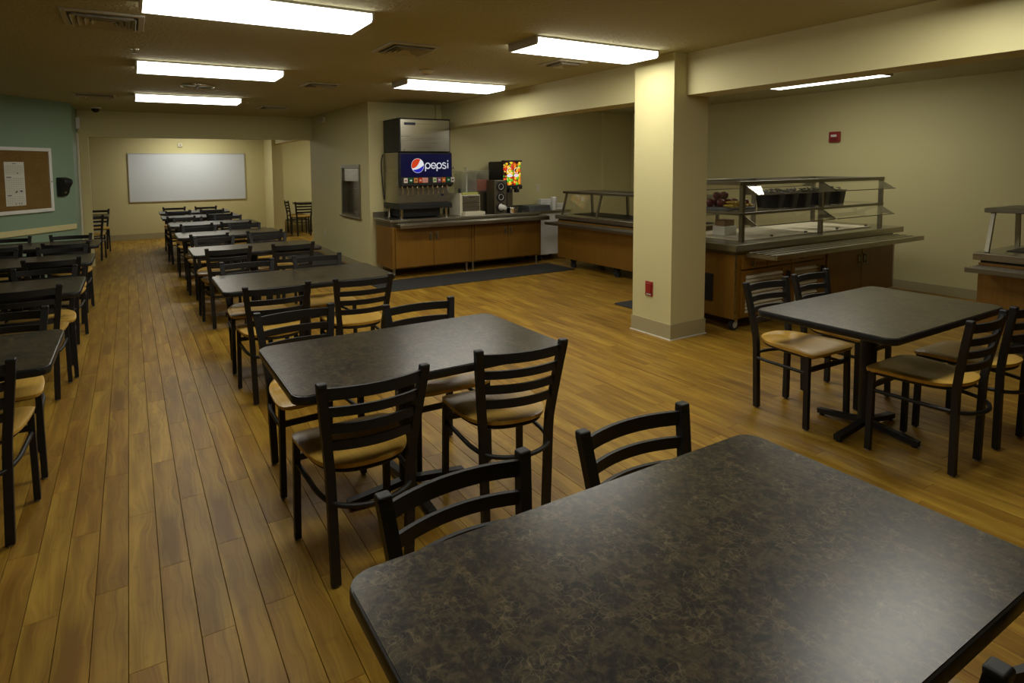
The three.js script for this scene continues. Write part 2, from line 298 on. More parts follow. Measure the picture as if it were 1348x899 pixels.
// ---------------------------------------------------------------- ceiling lights
function ceilingLight(x, z, label, { along = 'x', l = 1.24, w = 0.40, nits = LAMP_NITS } = {}) {
  const o = thing('ceiling_light', label, 'ceiling light', [x, CEIL, z], along === 'z' ? Math.PI / 2 : 0, 'wraparound ceiling lights');
  part('housing', bx(-l / 2, l / 2, -0.014, 0, -w / 2 - 0.004, w / 2 + 0.004), M.housing, o);
  // wraparound lens: flat belly, sloped sides
  const s = new THREE.Shape(), a = w / 2, b = w / 2 - 0.015; s.moveTo(-a, -0.014); s.lineTo(-a, -0.05); s.lineTo(-b, -0.062); s.lineTo(b, -0.062); s.lineTo(a, -0.05); s.lineTo(a, -0.014);
  const g = new THREE.ExtrudeGeometry(s, { depth: l - 0.03, bevelEnabled: false }); g.rotateY(Math.PI / 2); g.translate(-(l - 0.03) / 2, 0, 0);
  part('lens', boxUV(g), M.lens, o);
  for (const e of [-1, 1]) { const c = new THREE.ExtrudeGeometry(s, { depth: 0.015, bevelEnabled: false }); c.rotateY(Math.PI / 2); c.translate(e > 0 ? l / 2 - 0.015 : -l / 2, 0, 0); part('end_cap', boxUV(c), M.housing, o); }
  const r = new THREE.RectAreaLight(LAMP_COLOR, nits, l - 0.06, 2 * b - 0.02); r.position.set(0, -0.066, 0); r.rotation.x = -Math.PI / 2; o.add(r);
  return o;
}
ceilingLight(0.71, -3.62, 'wraparound fluorescent light over the aisle beside the large square air vent');
ceilingLight(0.71, -5.97, 'wraparound fluorescent light over the long row, between the vent and the round grille');
ceilingLight(0.72, -8.45, 'wraparound fluorescent light over the long row, just before the header');
ceilingLight(3.19, -5.93, 'wraparound fluorescent light in front of the ice maker', { nits: 11 });
ceilingLight(3.2, -3.66, 'wraparound fluorescent light beside the cream column', { w: 0.36, nits: 13 });
ceilingLight(3.2, -1.38, 'wraparound fluorescent light above the table by the salad bar', { w: 0.36, nits: 10.5 });
ceilingLight(0.71, -1.3, 'wraparound fluorescent light above the front table', { nits: 4.5 });
ceilingLight(6.57, -3.72, 'wraparound fluorescent light above the salad bar', { along: 'z', l: 1.2 });
ceilingLight(5.6, -6.7, 'wraparound fluorescent light above the drinks counter behind the beam', { along: 'z', l: 1.2, w: 0.2, nits: 5 });
ceilingLight(1.2, -13.75, 'wraparound fluorescent light in front of the whiteboard', { nits: 15 });
ceilingLight(4.6, -13.0, 'wraparound fluorescent light in the side room', { nits: 15 });

// ---------------------------------------------------------------- tables
const TW = 1.21, TD = 0.685, TH = 0.71;
function makeTable() {
  const o = thing('dining_table', '', 'table');
  part('tabletop', slab(roundRect(TW - 0.012, TD - 0.012, 0.05), TH - 0.004, TH, 0), M.laminate, o);
  part('edge_band', slab(roundRect(TW, TD, 0.055), TH - 0.036, TH - 0.0012, 0.007), M.edge, o);
  const b = new THREE.Group(); b.name = 'pedestal_base'; o.add(b);
  part('column', cyl(0.04, 0.04, TH - 0.036 - 0.05, 0, (TH - 0.036 + 0.05) / 2, 0, 20), M.blackMetal, b);
  for (const [dx, dz, l] of [[1, 0, 0.29], [-1, 0, 0.29], [0, 1, 0.26], [0, -1, 0.26]]) part('foot_arm', merge([sweep([V(dx * 0.02, 0.055, dz * 0.02), V(dx * l * 0.6, 0.036, dz * l * 0.6), V(dx * l, 0.024, dz * l)], 0.036, 0.028), cyl(0.014, 0.012, 0.024, dx * (l - 0.02), 0.012, dz * (l - 0.02), 10)]), M.blackMetal, b);
  part('top_plate', merge([bx(-0.26, 0.26, TH - 0.046, TH - 0.036, -0.02, 0.02), bx(-0.02, 0.02, TH - 0.046, TH - 0.036, -0.22, 0.22)]), M.blackMetal, b);
  return o;
}
const table0 = makeTable(); let tableUsed = false;
function placeTable(x, z, label, group, baseDz = 0) {
  let o; if (!tableUsed) { tableUsed = true; o = table0; o.position.set(x, 0, z); o.userData = { label, category: 'table', group }; } else o = copyThing(table0, label, [x, 0, z], 0, group);
  o.children.find((c) => c.name === 'pedestal_base').position.z = baseDz; return o;
}

// ---------------------------------------------------------------- chairs (facing +z)
function makeChair() {
  const o = thing('dining_chair', '', 'chair');
  // seat: broad front, rounded back, dished
  const half = [[0, 0.205], [0.16, 0.203], [0.192, 0.193], [0.207, 0.165], [0.208, 0.11], [0.202, 0.03], [0.19, -0.05], [0.168, -0.115], [0.13, -0.165], [0.075, -0.192], [0, -0.2]];
  const curve = new THREE.CatmullRomCurve3([...half.map(([x, z]) => V(x, 0, z)), ...half.slice(1, -1).reverse().map(([x, z]) => V(-x, 0, z))], true);
  const N = 40, rim = curve.getPoints(N).slice(0, N), rings = [0.03, 0.35, 0.7, 0.93, 1];
  const topY = (x, z, k) => 0.449 - 0.010 * Math.exp(-(x * x / 0.018 + (z + 0.04) ** 2 / 0.02)) + 0.008 * clamp01((-z - 0.10) / 0.1) - 0.010 * clamp01((z - 0.13) / 0.08) - (k === 1 ? 0.005 : 0);
  const v = [], tri = (a, b, c) => v.push(...a, ...b, ...c);
  const ring = rings.map((k) => rim.map((p) => [p.x * k, topY(p.x * k, p.z * k, k), p.z * k]));
  const under = rim.map((p) => [p.x * 0.985, topY(p.x, p.z, 1) - 0.017, p.z * 0.985]), side = rim.map((p) => [p.x, topY(p.x, p.z, 1) - 0.009, p.z]);
  const c0 = [0, topY(0, 0, 0), 0], cu = [0, 0.425, 0], all = [...ring, side, under];
  for (let i = 0; i < N; i++) { const j = (i + 1) % N; tri(c0, ring[0][i], ring[0][j]); for (let r = 0; r + 1 < all.length; r++) { tri(all[r][i], all[r + 1][i], all[r + 1][j]); tri(all[r][i], all[r + 1][j], all[r][j]); } tri(cu, under[j], under[i]); }
  let sg = new THREE.BufferGeometry(); sg.setAttribute('position', new THREE.Float32BufferAttribute(v, 3)); sg.computeVertexNormals(); sg = boxUV(toCreasedNormals(sg, 0.8));
  // orient outwards if needed
  { const n = sg.attributes.normal; if (n.getY(0) < 0) { const p = sg.attributes.position.array; for (let i = 0; i < p.length; i += 9) for (let k = 0; k < 3; k++) { const t = p[i + 3 + k]; p[i + 3 + k] = p[i + 6 + k]; p[i + 6 + k] = t; } sg.computeVertexNormals(); sg = boxUV(toCreasedNormals(sg, 0.8)); } }
  part('seat', sg, M.seat, o);
  // frame hoop right under the seat
  const hoop = (k, y, r, dz = 0) => { const c = new THREE.CatmullRomCurve3(rim.filter((_, i) => i % 2 === 0).map((p) => V(p.x * k, y, p.z * k + dz)), true); return flat(new THREE.TubeGeometry(c, 40, r, 6, true)); };
  part('seat_frame', hoop(0.9, 0.417, 0.009), M.blackMetal, o);
  // legs
  const postX = (y) => y < 0.42 ? 0.143 + 0.012 * y / 0.42 : 0.155 + 0.040 * (y - 0.42) / 0.36, postZ = (y) => y < 0.42 ? -0.175 - 0.004 * y / 0.42 : -0.179 - 0.056 * Math.pow((y - 0.42) / 0.36, 1.2);
  for (const s of [-1, 1]) {
    const f = part('leg', sweep([V(s * 0.195, 0.008, 0.17), V(s * 0.19, 0.425, 0.165)], 0.026, 0.026, V(0, 0, 1)), M.blackMetal, o);
    part('glide', cyl(0.011, 0.012, 0.009, s * 0.195, 0.0045, 0.17, 10), M.glide, f);
    const r = part('leg', sweep([0.008, 0.2, 0.38, 0.44, 0.52, 0.62, 0.70, 0.765].map((y) => V(s * postX(y), y, postZ(y))), 0.033, 0.027, V(0, 0, 1)), M.blackMetal, o);
    part('glide', cyl(0.011, 0.013, 0.009, s * 0.143, 0.0045, -0.175, 10), M.glide, r);
    part('post_cap', (() => { const y = 0.765, g = new RoundedBoxGeometry(0.036, 0.018, 0.030, 2, 0.006); g.translate(s * postX(y), y + 0.004, postZ(y)); return flat(g); })(), M.blackMetal, r);
  }
  // four bowed slats
  [[0.735, 0.042], [0.666, 0.034], [0.601, 0.034], [0.536, 0.034]].forEach(([y, h]) => {
    const pts = []; for (let i = 0; i <= 10; i++) { const t = i / 5 - 1; pts.push(V(t * (postX(y) - 0.006), y, postZ(y) - 0.034 * (1 - t * t))); }
    part('slat', sweep(pts, 0.011, h), M.blackMetal, o);
  });
  // stretcher hoop bowed out behind the back legs
  part('stretcher', tube([V(0.19, 0.325, 0.165), V(0.185, 0.325, 0.02), V(0.175, 0.322, -0.11), V(0.145, 0.318, -0.19), V(0.08, 0.315, -0.232), V(0, 0.314, -0.246), V(-0.08, 0.315, -0.232), V(-0.145, 0.318, -0.19), V(-0.175, 0.322, -0.11), V(-0.185, 0.325, 0.02), V(-0.19, 0.325, 0.165)], 0.010, 36, 7), M.blackMetal, o);
  part('front_rail', sweep([V(-0.185, 0.345, 0.168), V(0.185, 0.345, 0.168)], 0.014, 0.026), M.blackMetal, o);
  return o;
}
const chair0 = makeChair(); let chairUsed = false;
function placeChair(x, z, turn, label, group) {
  if (!chairUsed) { chairUsed = true; chair0.position.set(x, 0, z); chair0.rotation.y = turn; chair0.userData = { label, category: 'chair', group }; return chair0; }
  return copyThing(chair0, label, [x, 0, z], turn, group);
}
const ordinal = ['', 'first', 'second', 'third', 'fourth', 'fifth', 'sixth', 'seventh', 'eighth'];
// long row: [x, z, base shift, chairs turned to the whiteboard [x, z, twist], chairs with their backs to it]
const longRow = [
  [0.937, -0.73, -0.027, [null, [1.25, -0.55, 0]], [[0.66, -0.965, 0.03], [1.24, -0.972, -0.02]]],
  [1.066, -2.36, -0.08, [[0.725, -2.165, 0], [1.395, -2.172, -0.13]], [[0.735, -2.85, 0.05], [1.345, -2.66, -0.02]]],
  [1.10, -4.37, 0, [[0.79, -4.03, -0.02], [1.355, -4.0, -0.03]], [[0.80, -4.70, 0.03], [1.36, -4.73, -0.02]]],
  [1.09, -6.28, -0.09, [[0.78, -6.11, 0.02], [1.39, -6.11, -0.03]], [[0.78, -6.74, -0.03], [1.36, -6.74, 0.02]]],
  [1.07, -7.94, 0.03, [[0.77, -7.52, 0], [1.38, -7.54, 0.03]], [[0.77, -8.15, 0], [1.34, -8.15, 0.04]]],
  [1.08, -9.58, 0.0, [[0.765, -9.0, 0.03], [1.30, -9.1, -0.03]], [[0.77, -9.83, 0.02], [1.34, -9.83, -0.04]]],
  [1.05, -11.15, -0.04, [[0.70, -10.55, -0.04], [1.31, -10.97, 0]], [[0.74, -11.42, 0], [1.30, -11.42, 0.02]]],
  [1.07, -12.45, 0.0, [[0.74, -12.1, 0.02], [1.33, -12.19, 0]], [[0.755, -12.81, 0], [1.33, -12.72, 0.02]]],
];
longRow.forEach(([x, z, b, near, far], i) => {
  const n = ordinal[8 - i];
  placeTable(x, z, `dark laminate dining table, ${n} from the whiteboard in the long row`, 'tables of the long row', b);
  near.forEach((c, k) => c && placeChair(c[0], c[1], Math.PI + c[2], `black ladder-back chair facing the whiteboard, ${k ? 'servery' : 'aisle'} half of the ${n} long-row table from it`, 'chairs of the long row'));
  far.forEach((c, k) => c && placeChair(c[0], c[1], c[2], `black ladder-back chair, back to the whiteboard, ${k ? 'servery' : 'aisle'} half of the ${n} long-row table from it`, 'chairs of the long row'));
});
// row along the green wall
const greenRow = [
  [-0.92, -3.22, -0.13, [[-0.625, -3.06, 0]], [[-0.62, -3.62, 0]]],
  [-0.92, -4.94, -0.065, [[-0.62, -4.79, 0.02], [-1.2, -4.79, 0]], [[-0.59, -5.22, 0], [-1.16, -5.23, 0]]],
  [-0.92, -6.39, -0.035, [[-0.595, -6.2, 0], [-1.17, -6.2, 0.03]], [[-0.60, -6.66, -0.02], [-1.15, -6.66, 0]]],
  [-0.92, -7.75, 0.035, [[-0.60, -7.49, 0.02], [-1.16, -7.49, 0]], [[-0.615, -7.94, 0], [-1.19, -7.95, 0.03]]],
];
greenRow.forEach(([x, z, b, near, far], i) => {
  const n = ordinal[4 - i];
  placeTable(x, z, `dark laminate dining table, ${n} from the green wall in the row beside the aisle`, 'tables of the green wall row', b);
  near.forEach((c, k) => placeChair(c[0], c[1], Math.PI + c[2], `black ladder-back chair facing the green wall, ${k ? 'inner' : 'aisle'} half of the ${n} table from that wall`, 'chairs of the green wall row'));
  far.forEach((c, k) => placeChair(c[0], c[1], c[2], `black ladder-back chair, back to the green wall, ${k ? 'inner' : 'aisle'} half of the ${n} table from it`, 'chairs of the green wall row'));
});
// table by the salad bar
placeTable(3.55, -1.65, 'dark laminate dining table standing alone in front of the salad bar', undefined, -0.05);
placeChair(3.458, -2.03, -0.03, 'black ladder-back chair, back to the salad bar, nearer the cream column', 'chairs at the lone table');
placeChair(3.977, -2.045, 0.03, 'black ladder-back chair, back to the salad bar, further from the cream column', 'chairs at the lone table');
placeChair(3.508, -1.404, Math.PI + 0.02, 'black ladder-back chair facing the salad bar across the lone table, nearer the column', 'chairs at the lone table');
placeChair(4.024, -1.404, Math.PI - 0.02, 'black ladder-back chair facing the salad bar across the lone table, further from the column', 'chairs at the lone table');
// beyond the opening, and in the side room
placeTable(-0.95, -12.36, 'dark laminate dining table behind the jamb of the wide opening', undefined, 0);
placeChair(-0.6, -11.7, Math.PI, 'black ladder-back chair facing the end wall, just behind the opening jamb', 'chairs behind the jamb');
placeChair(-0.56, -12.98, 0, 'black ladder-back chair, back to the end wall, behind the opening jamb', 'chairs behind the jamb');
placeTable(3.98, -14.0, 'dark laminate dining table in the side room beyond the partition', undefined, 0);
placeChair(3.37, -13.42, Math.PI, 'black ladder-back chair in the side room, facing the end wall', 'chairs in the side room');
placeChair(3.39, -13.98, Math.PI / 2, 'black ladder-back chair in the side room, its back to the partition', 'chairs in the side room');

table0.position.x = 0.945; table0.scale.x = 1.025; // the front table is a touch longer

// ---------------------------------------------------------------- drinks counter
const handleGeo = merge([rbx(-0.022, 0.022, -0.055, 0.055, 0, 0.006, 0.002), rbx(-0.008, 0.008, -0.045, 0.045, 0.016, 0.026, 0.003), bx(-0.006, 0.006, 0.03, 0.044, 0.004, 0.02), bx(-0.006, 0.006, -0.044, -0.03, 0.004, 0.02)]);
function drinksCabinet(x0, x1, label) {
  const o = thing('base_cabinet', label, 'cabinet', [x0, 0, -7.36], 0, 'drinks counter cabinets'); const w = x1 - x0;
  part('body', boxUV(rbx(0, w, 0.13, 0.70, -0.58, 0, 0.003), false), M.cabinet, o);
  for (const k of [0, 1]) { const a = k ? w / 2 + 0.003 : 0.045, b = k ? w - 0.045 : w / 2 - 0.003; const d = part('door', rbx(a, b, 0.145, 0.67, 0.001, 0.02, 0.003), M.cabinet, o); const h = part('handle', handleGeo, M.steel, d); h.position.set(k ? a + 0.045 : b - 0.045, 0.55, 0.02); }
  for (const sx of [0.005, w - 0.035]) part('corner_trim', bx(sx, sx + 0.03, 0.13, 0.70, 0.001, 0.006), M.cabinet, o);
  for (const [lx, lz] of [[0.05, -0.06], [w - 0.05, -0.06], [0.05, -0.5], [w - 0.05, -0.5]]) part('leg', merge([cyl(0.016, 0.02, 0.13, lx, 0.065, lz, 12), cyl(0.026, 0.026, 0.012, lx, 0.006, lz, 12)]), M.steel, o);
  return o;
}
drinksCabinet(3.045, 4.283, 'wood veneer base cabinet under the ice maker');
drinksCabinet(4.287, 5.535, 'wood veneer base cabinet under the juice dispenser');
{
  const o = thing('worktop', 'stainless steel worktop with front tray slide on the drinks counter', 'worktop', [0, 0, 0]);
  part('top', rbx(3.02, 5.56, 0.765, 0.80, -7.985, -7.36, 0.006), M.steel, o);
  part('apron', bx(3.05, 5.53, 0.7015, 0.765, -7.95, -7.40), M.steelDark, o);
  part('backsplash', bx(3.02, 5.56, 0.80, 0.875, -7.997, -7.985), M.steelDark, o);
  part('tray_slide', merge([rbx(3.10, 5.58, 0.735, 0.75, -7.36, -7.20, 0.004), rbx(3.10, 5.58, 0.690, 0.742, -7.215, -7.195, 0.005), bx(3.1, 5.58, 0.75, 0.757, -7.30, -7.285)]), M.steel, o);
  for (const x of [3.2, 4.28, 5.45]) part('bracket', sweep([V(x, 0.728, -7.22), V(x, 0.718, -7.37)], 0.02, 0.016), M.steelDark, o);
}
{ // filler unit
  const o = thing('corner_cabinet', 'white enamelled corner cabinet between the drinks counter and the hot counter', 'cabinet', [5.59, 0, -7.5]);
  part('body', rbx(0, 0.62, 0.10, 0.765, -0.47, 0, 0.006), M.white, o); part('top', rbx(-0.005, 0.64, 0.766, 0.80, -0.48, 0.02, 0.004), M.steel, o);
  part('corner_post', bx(-0.02, -0.001, 0.10, 0.765, -0.03, 0), M.steelDark, o);
  for (const [x, z] of [[0.07, -0.06], [0.55, -0.06], [0.07, -0.4], [0.55, -0.4]]) part('caster', merge([cyl(0.045, 0.045, 0.03, x, 0.045, z, 14, 'x'), bx(x - 0.03, x + 0.03, 0.085, 0.10, z - 0.03, z + 0.03)]), M.rubber, o);
}
{ // ice maker
  const o = thing('ice_maker', 'stainless ice maker with black sides on top of the soda fountain', 'ice machine', [3.585, 1.717, -7.66]);
  part('cabinet', rbx(-0.39, 0.39, 0, 0.45, -0.30, 0.26, 0.006), M.black, o);
  // slightly bowed front sheet
  const s = new THREE.Shape(); s.moveTo(-0.375, 0); s.lineTo(-0.375, 0.016); s.quadraticCurveTo(0, 0.03, 0.368, 0.016); s.lineTo(0.368, 0);
  const g = new THREE.ExtrudeGeometry(s, { depth: 0.43, bevelEnabled: false, curveSegments: 12 }); g.rotateX(-Math.PI / 2); g.scale(1, 1, -1); g.translate(0, 0.01, 0.26);
  { const p = g.index ? g.toNonIndexed() : g; const a = p.attributes.position.array; for (let i = 0; i < a.length; i += 9) for (let k = 0; k < 3; k++) { const t = a[i + 3 + k]; a[i + 3 + k] = a[i + 6 + k]; a[i + 6 + k] = t; } p.computeVertexNormals(); part('front_panel', boxUV(toCreasedNormals(p, 0.5)), M.steel, o); }
  part('badge', rbx(-0.325, -0.16, 0.365, 0.40, 0.281, 0.288, 0.002), std({ color: lin(0.015, 0.018, 0.05), roughness: 0.3 }), o).userData = { label: 'small dark blue maker badge' };
  for (const x of [-0.33, 0.33]) part('screw', cyl(0.008, 0.008, 0.006, x, 0.03, 0.281, 10, 'z'), M.chrome, o);
  part('top_trim', rbx(-0.395, 0.395, 0.45, 0.46, -0.305, 0.27, 0.003), M.black, o);
}
{ // soda fountain
  const o = thing('soda_fountain', 'steel soda fountain with lit blue sign and a row of flavour buttons', 'drink dispenser', [3.585, 0.80, -7.66]);
  part('body', rbx(-0.40, 0.39, 0.21, 0.915, -0.30, 0.21, 0.008), M.steel, o);
  part('hood', rbx(-0.395, 0.415, 0.43, 0.914, 0.0, 0.27, 0.02), M.black, o);
  const sign = canvasTex(1024, 400, (c, w, h) => {
    const g = c.createLinearGradient(0, 0, w, 0); c.fillStyle = '#06062e'; c.fillRect(0, 0, w, h);
    c.fillStyle = '#0a0a42'; for (let i = 0; i < 26; i++) { c.globalAlpha = 0.25; c.beginPath(); c.ellipse((i * 211) % w, (i * 97) % h, 60 + (i * 37) % 70, 30 + (i * 13) % 40, 0, 0, 7); c.fill(); } c.globalAlpha = 1;
    // round emblem
    const x = 330, y = 205, r = 120; c.fillStyle = '#f4f4f8'; c.beginPath(); c.arc(x, y, r + 6, 0, 7); c.fill();
    c.save(); c.beginPath(); c.arc(x, y, r, 0, 7); c.clip();
    c.fillStyle = '#ffffff'; c.fillRect(x - r, y - r, 2 * r, 2 * r);
    c.fillStyle = '#e8481c'; c.beginPath(); c.moveTo(x - r - 10, y + 40); c.bezierCurveTo(x - 40, y + 62, x + 20, y - 10, x + 60, y - r - 8); c.lineTo(x - r - 10, y - r - 10); c.fill();
    c.fillStyle = '#2b2bc4'; c.beginPath(); c.moveTo(x - r, y + 70); c.bezierCurveTo(x - 10, y + 80, x + 60, y + 40, x + r + 6, y - 10); c.lineTo(x + r + 10, y + r + 10); c.lineTo(x - r, y + r + 10); c.fill(); c.restore();
    // lettering drawn with round strokes
    c.strokeStyle = '#f4f4fb'; c.lineWidth = 19; c.lineCap = 'butt';
    const p = (px) => { c.beginPath(); c.arc(px, 208, 47, 0, 7); c.stroke(); c.beginPath(); c.moveTo(px - 47, 208); c.lineTo(px - 47, 304); c.stroke(); };
    p(532); p(766);
    c.beginPath(); c.arc(649, 208, 47, 0.5, Math.PI * 2 - 0.02); c.stroke(); c.lineWidth = 14; c.beginPath(); c.moveTo(606, 209); c.bezierCurveTo(632, 192, 664, 226, 705, 208); c.stroke(); c.lineWidth = 18;
    c.beginPath(); c.moveTo(902, 174); c.bezierCurveTo(876, 150, 838, 152, 838, 180); c.bezierCurveTo(838, 208, 904, 202, 904, 234); c.bezierCurveTo(904, 268, 852, 262, 830, 244); c.stroke();
    c.lineWidth = 19; c.beginPath(); c.moveTo(944, 160); c.lineTo(944, 256); c.stroke(); c.beginPath(); c.moveTo(944, 112); c.lineTo(944, 136); c.stroke();
  });
  const pg = new THREE.PlaneGeometry(0.78, 0.315); pg.translate(0.01, 0.735, 0.2735);
  part('sign_case', rbx(-0.385, 0.405, 0.572, 0.895, 0.262, 0.2725, 0.004), M.black, o);
  part('sign_face', pg, std({ color: 0x05050a, roughness: 0.25, emissive: 0xffffff, emissiveMap: sign, emissiveIntensity: 0.75 }), o).userData = { label: 'backlit dark blue sign with a round red, white and blue emblem and white lettering' };
  const sl = new THREE.RectAreaLight(new THREE.Color(0.25, 0.3, 0.9), 0.12, 0.76, 0.3); sl.position.set(0.01, 0.735, 0.277); sl.rotation.y = Math.PI; o.add(sl);
  part('valve_bar', rbx(-0.385, 0.415, 0.455, 0.57, 0.24, 0.30, 0.01), M.black, o);
  const cols = [0xd8cfc4, 0x0a5a34, 0xc28a4a, 0xc0401c, 0xd59a90, 0xbfc39a, 0x8a5a78, 0xd06a20, 0x0a5a34, 0xcdc4c0], xs = [-0.325, -0.25, -0.175, -0.105, -0.03, 0.115, 0.185, 0.255, 0.33, 0.398];
  cols.forEach((c, i) => { const b = part('flavour_button', rbx(xs[i] - (i === 4 ? 0.045 : 0.028), xs[i] + (i === 4 ? 0.04 : 0.028), 0.495, 0.565, 0.292, 0.31, 0.004), std({ color: c, roughness: 0.35 }), o);
    part('button_mark', rbx(xs[i] - 0.014, xs[i] + 0.014, 0.52, 0.54, 0.309, 0.312, 0.001), std({ color: [0x9a1c14, 0xdfe8e0, 0x6a1e14, 0xe8d8c0, 0xc88a84, 0x2a7a3a, 0xe0d0d8, 0xf0d8a8, 0xd8e8e0, 0x30201e][i], roughness: 0.4 }), b); });
  for (let i = 0; i < 10; i++) { const x = -0.36 + i * 0.077; part('nozzle', merge([cyl(0.012, 0.018, 0.05, x, 0.43, 0.255, 10), sweep([V(x, 0.43, 0.272), V(x, 0.37, 0.285), V(x, 0.335, 0.268)], 0.012, 0.008, V(0, 0, 1))]), M.chrome, o); }
  part('lock', cyl(0.02, 0.02, 0.02, 0.275, 0.32, 0.214, 14, 'z'), std({ color: 0x1b2048, roughness: 0.3 }), o);
  part('drip_tray', rbx(-0.41, 0.405, 0.135, 0.208, -0.30, 0.27, 0.008), M.black, o);
  part('bin_shroud', rbx(-0.30, 0.30, 0.012, 0.134, -0.28, 0.10, 0.006), M.black, o);
  for (const [x, z] of [[-0.35, 0.2], [0.34, 0.2], [-0.35, -0.24], [0.34, -0.24]]) part('leg', merge([cyl(0.018, 0.024, 0.135, x, 0.0675, z, 14), cyl(0.022, 0.022, 0.02, x, 0.01, z, 14)]), M.chrome, o);
  part('hose', tube([V(-0.41, 0.90, -0.29), V(-0.43, 0.8, -0.3), V(-0.42, 0.5, -0.3), V(-0.405, 0.25, -0.29)], 0.008, 20, 6), M.rubber, o);
}
{ // bubbler
  const o = thing('cold_drink_dispenser', 'pale bubbler dispenser with an empty clear tank and a yellow green collar', 'drink dispenser', [4.34, 0.80, -7.62]);
  part('base', rbx(-0.16, 0.16, 0.03, 0.30, -0.17, 0.16, 0.01), M.ivory, o);
  part('side_panel', rbx(-0.185, -0.162, 0.0, 0.33, -0.17, 0.17, 0.006), M.ivory, o);
  part('front_plate', rbx(-0.145, 0.145, 0.06, 0.29, 0.16, 0.168, 0.003), M.steel, o);
  part('drip_tray', rbx(-0.15, 0.19, 0.0, 0.055, 0.12, 0.25, 0.006), M.ivory, o);
  part('collar', rbx(-0.125, 0.145, 0.30, 0.335, -0.13, 0.13, 0.008), std({ color: lin(0.50, 0.50, 0.12), roughness: 0.45 }), o);
  part('tank', rbx(-0.13, 0.13, 0.336, 0.62, -0.13, 0.13, 0.02), M.clear, o);
  part('lid', rbx(-0.14, 0.14, 0.62, 0.65, -0.14, 0.14, 0.008), M.clear, o);
  part('spray_tube', cyl(0.012, 0.012, 0.28, 0.02, 0.478, 0, 10), M.white, o);
  part('lid_knob', merge([cyl(0.02, 0.025, 0.03, 0.01, 0.665, 0, 12), cyl(0.035, 0.028, 0.02, 0.01, 0.69, 0, 12)]), M.clear, o);
  part('tap', merge([cyl(0.016, 0.02, 0.05, -0.172, 0.355, 0.13, 10), cyl(0.02, 0.012, 0.02, -0.172, 0.388, 0.13, 10)]), M.black, o);
  part('bracket', bx(-0.03, 0.06, 0.262, 0.275, 0.168, 0.185), M.steelDark, o);
}
{ // red drink behind: second tank
  const o = thing('juice_tank', 'clear tank of red drink between the bubbler and the cup holder', 'drink dispenser', [4.665, 0.80, -7.78]);
  part('base', rbx(-0.11, 0.11, 0, 0.32, -0.15, 0.13, 0.01), M.steelDark, o);
  part('tank', rbx(-0.12, 0.12, 0.321, 0.63, -0.13, 0.13, 0.02), M.clear, o);
  part('drink', rbx(-0.105, 0.105, 0.34, 0.52, -0.115, 0.115, 0.01), std({ color: lin(0.40, 0.07, 0.015), roughness: 0.2 }), o);
  part('lid', rbx(-0.125, 0.125, 0.631, 0.655, -0.135, 0.135, 0.006), M.clear, o);
}
{ // cup holder
  const o = thing('cup_dispenser', 'upright steel cup dispenser with three round openings', 'cup dispenser', [4.80, 0.801, -7.42]);
  part('cabinet', rbx(-0.105, 0.105, 0, 0.505, -0.18, 0.05, 0.006), M.steelDark, o);
  part('side_edge', rbx(0.106, 0.118, 0, 0.505, -0.18, 0.052, 0.003), M.black, o);
  for (let k = 0; k < 3; k++) { const y = 0.10 + k * 0.155, t = new THREE.TorusGeometry(0.058, 0.016, 10, 24); t.translate(0, y, 0.055); part('gasket', flat(t), M.black, o); part('opening', cyl(0.05, 0.05, 0.006, 0, y, 0.052, 20, 'z'), M.black, o);
    const rim = new THREE.TorusGeometry(0.042, 0.005, 8, 24); rim.translate(0, y, 0.062); part('rim', flat(rim), M.alu, o); }
}
{
  const c = solo('paper_cup', (() => { const g = new THREE.LatheGeometry([[0, 0], [0.028, 0], [0.03, 0.004], [0.043, 0.095], [0.046, 0.097], [0.046, 0.1], [0.041, 0.1], [0.027, 0.006], [0, 0.006]].map(([x, y]) => new THREE.Vector2(x, y)), 20); g.rotateX(-Math.PI / 2); return flat(g); })(), M.foam, 'white cup poking out of the lowest opening of the cup dispenser', 'cup');
  c.position.set(4.805, 0.90, -7.243); c.rotation.set(0.15, 0.3, 0);
}
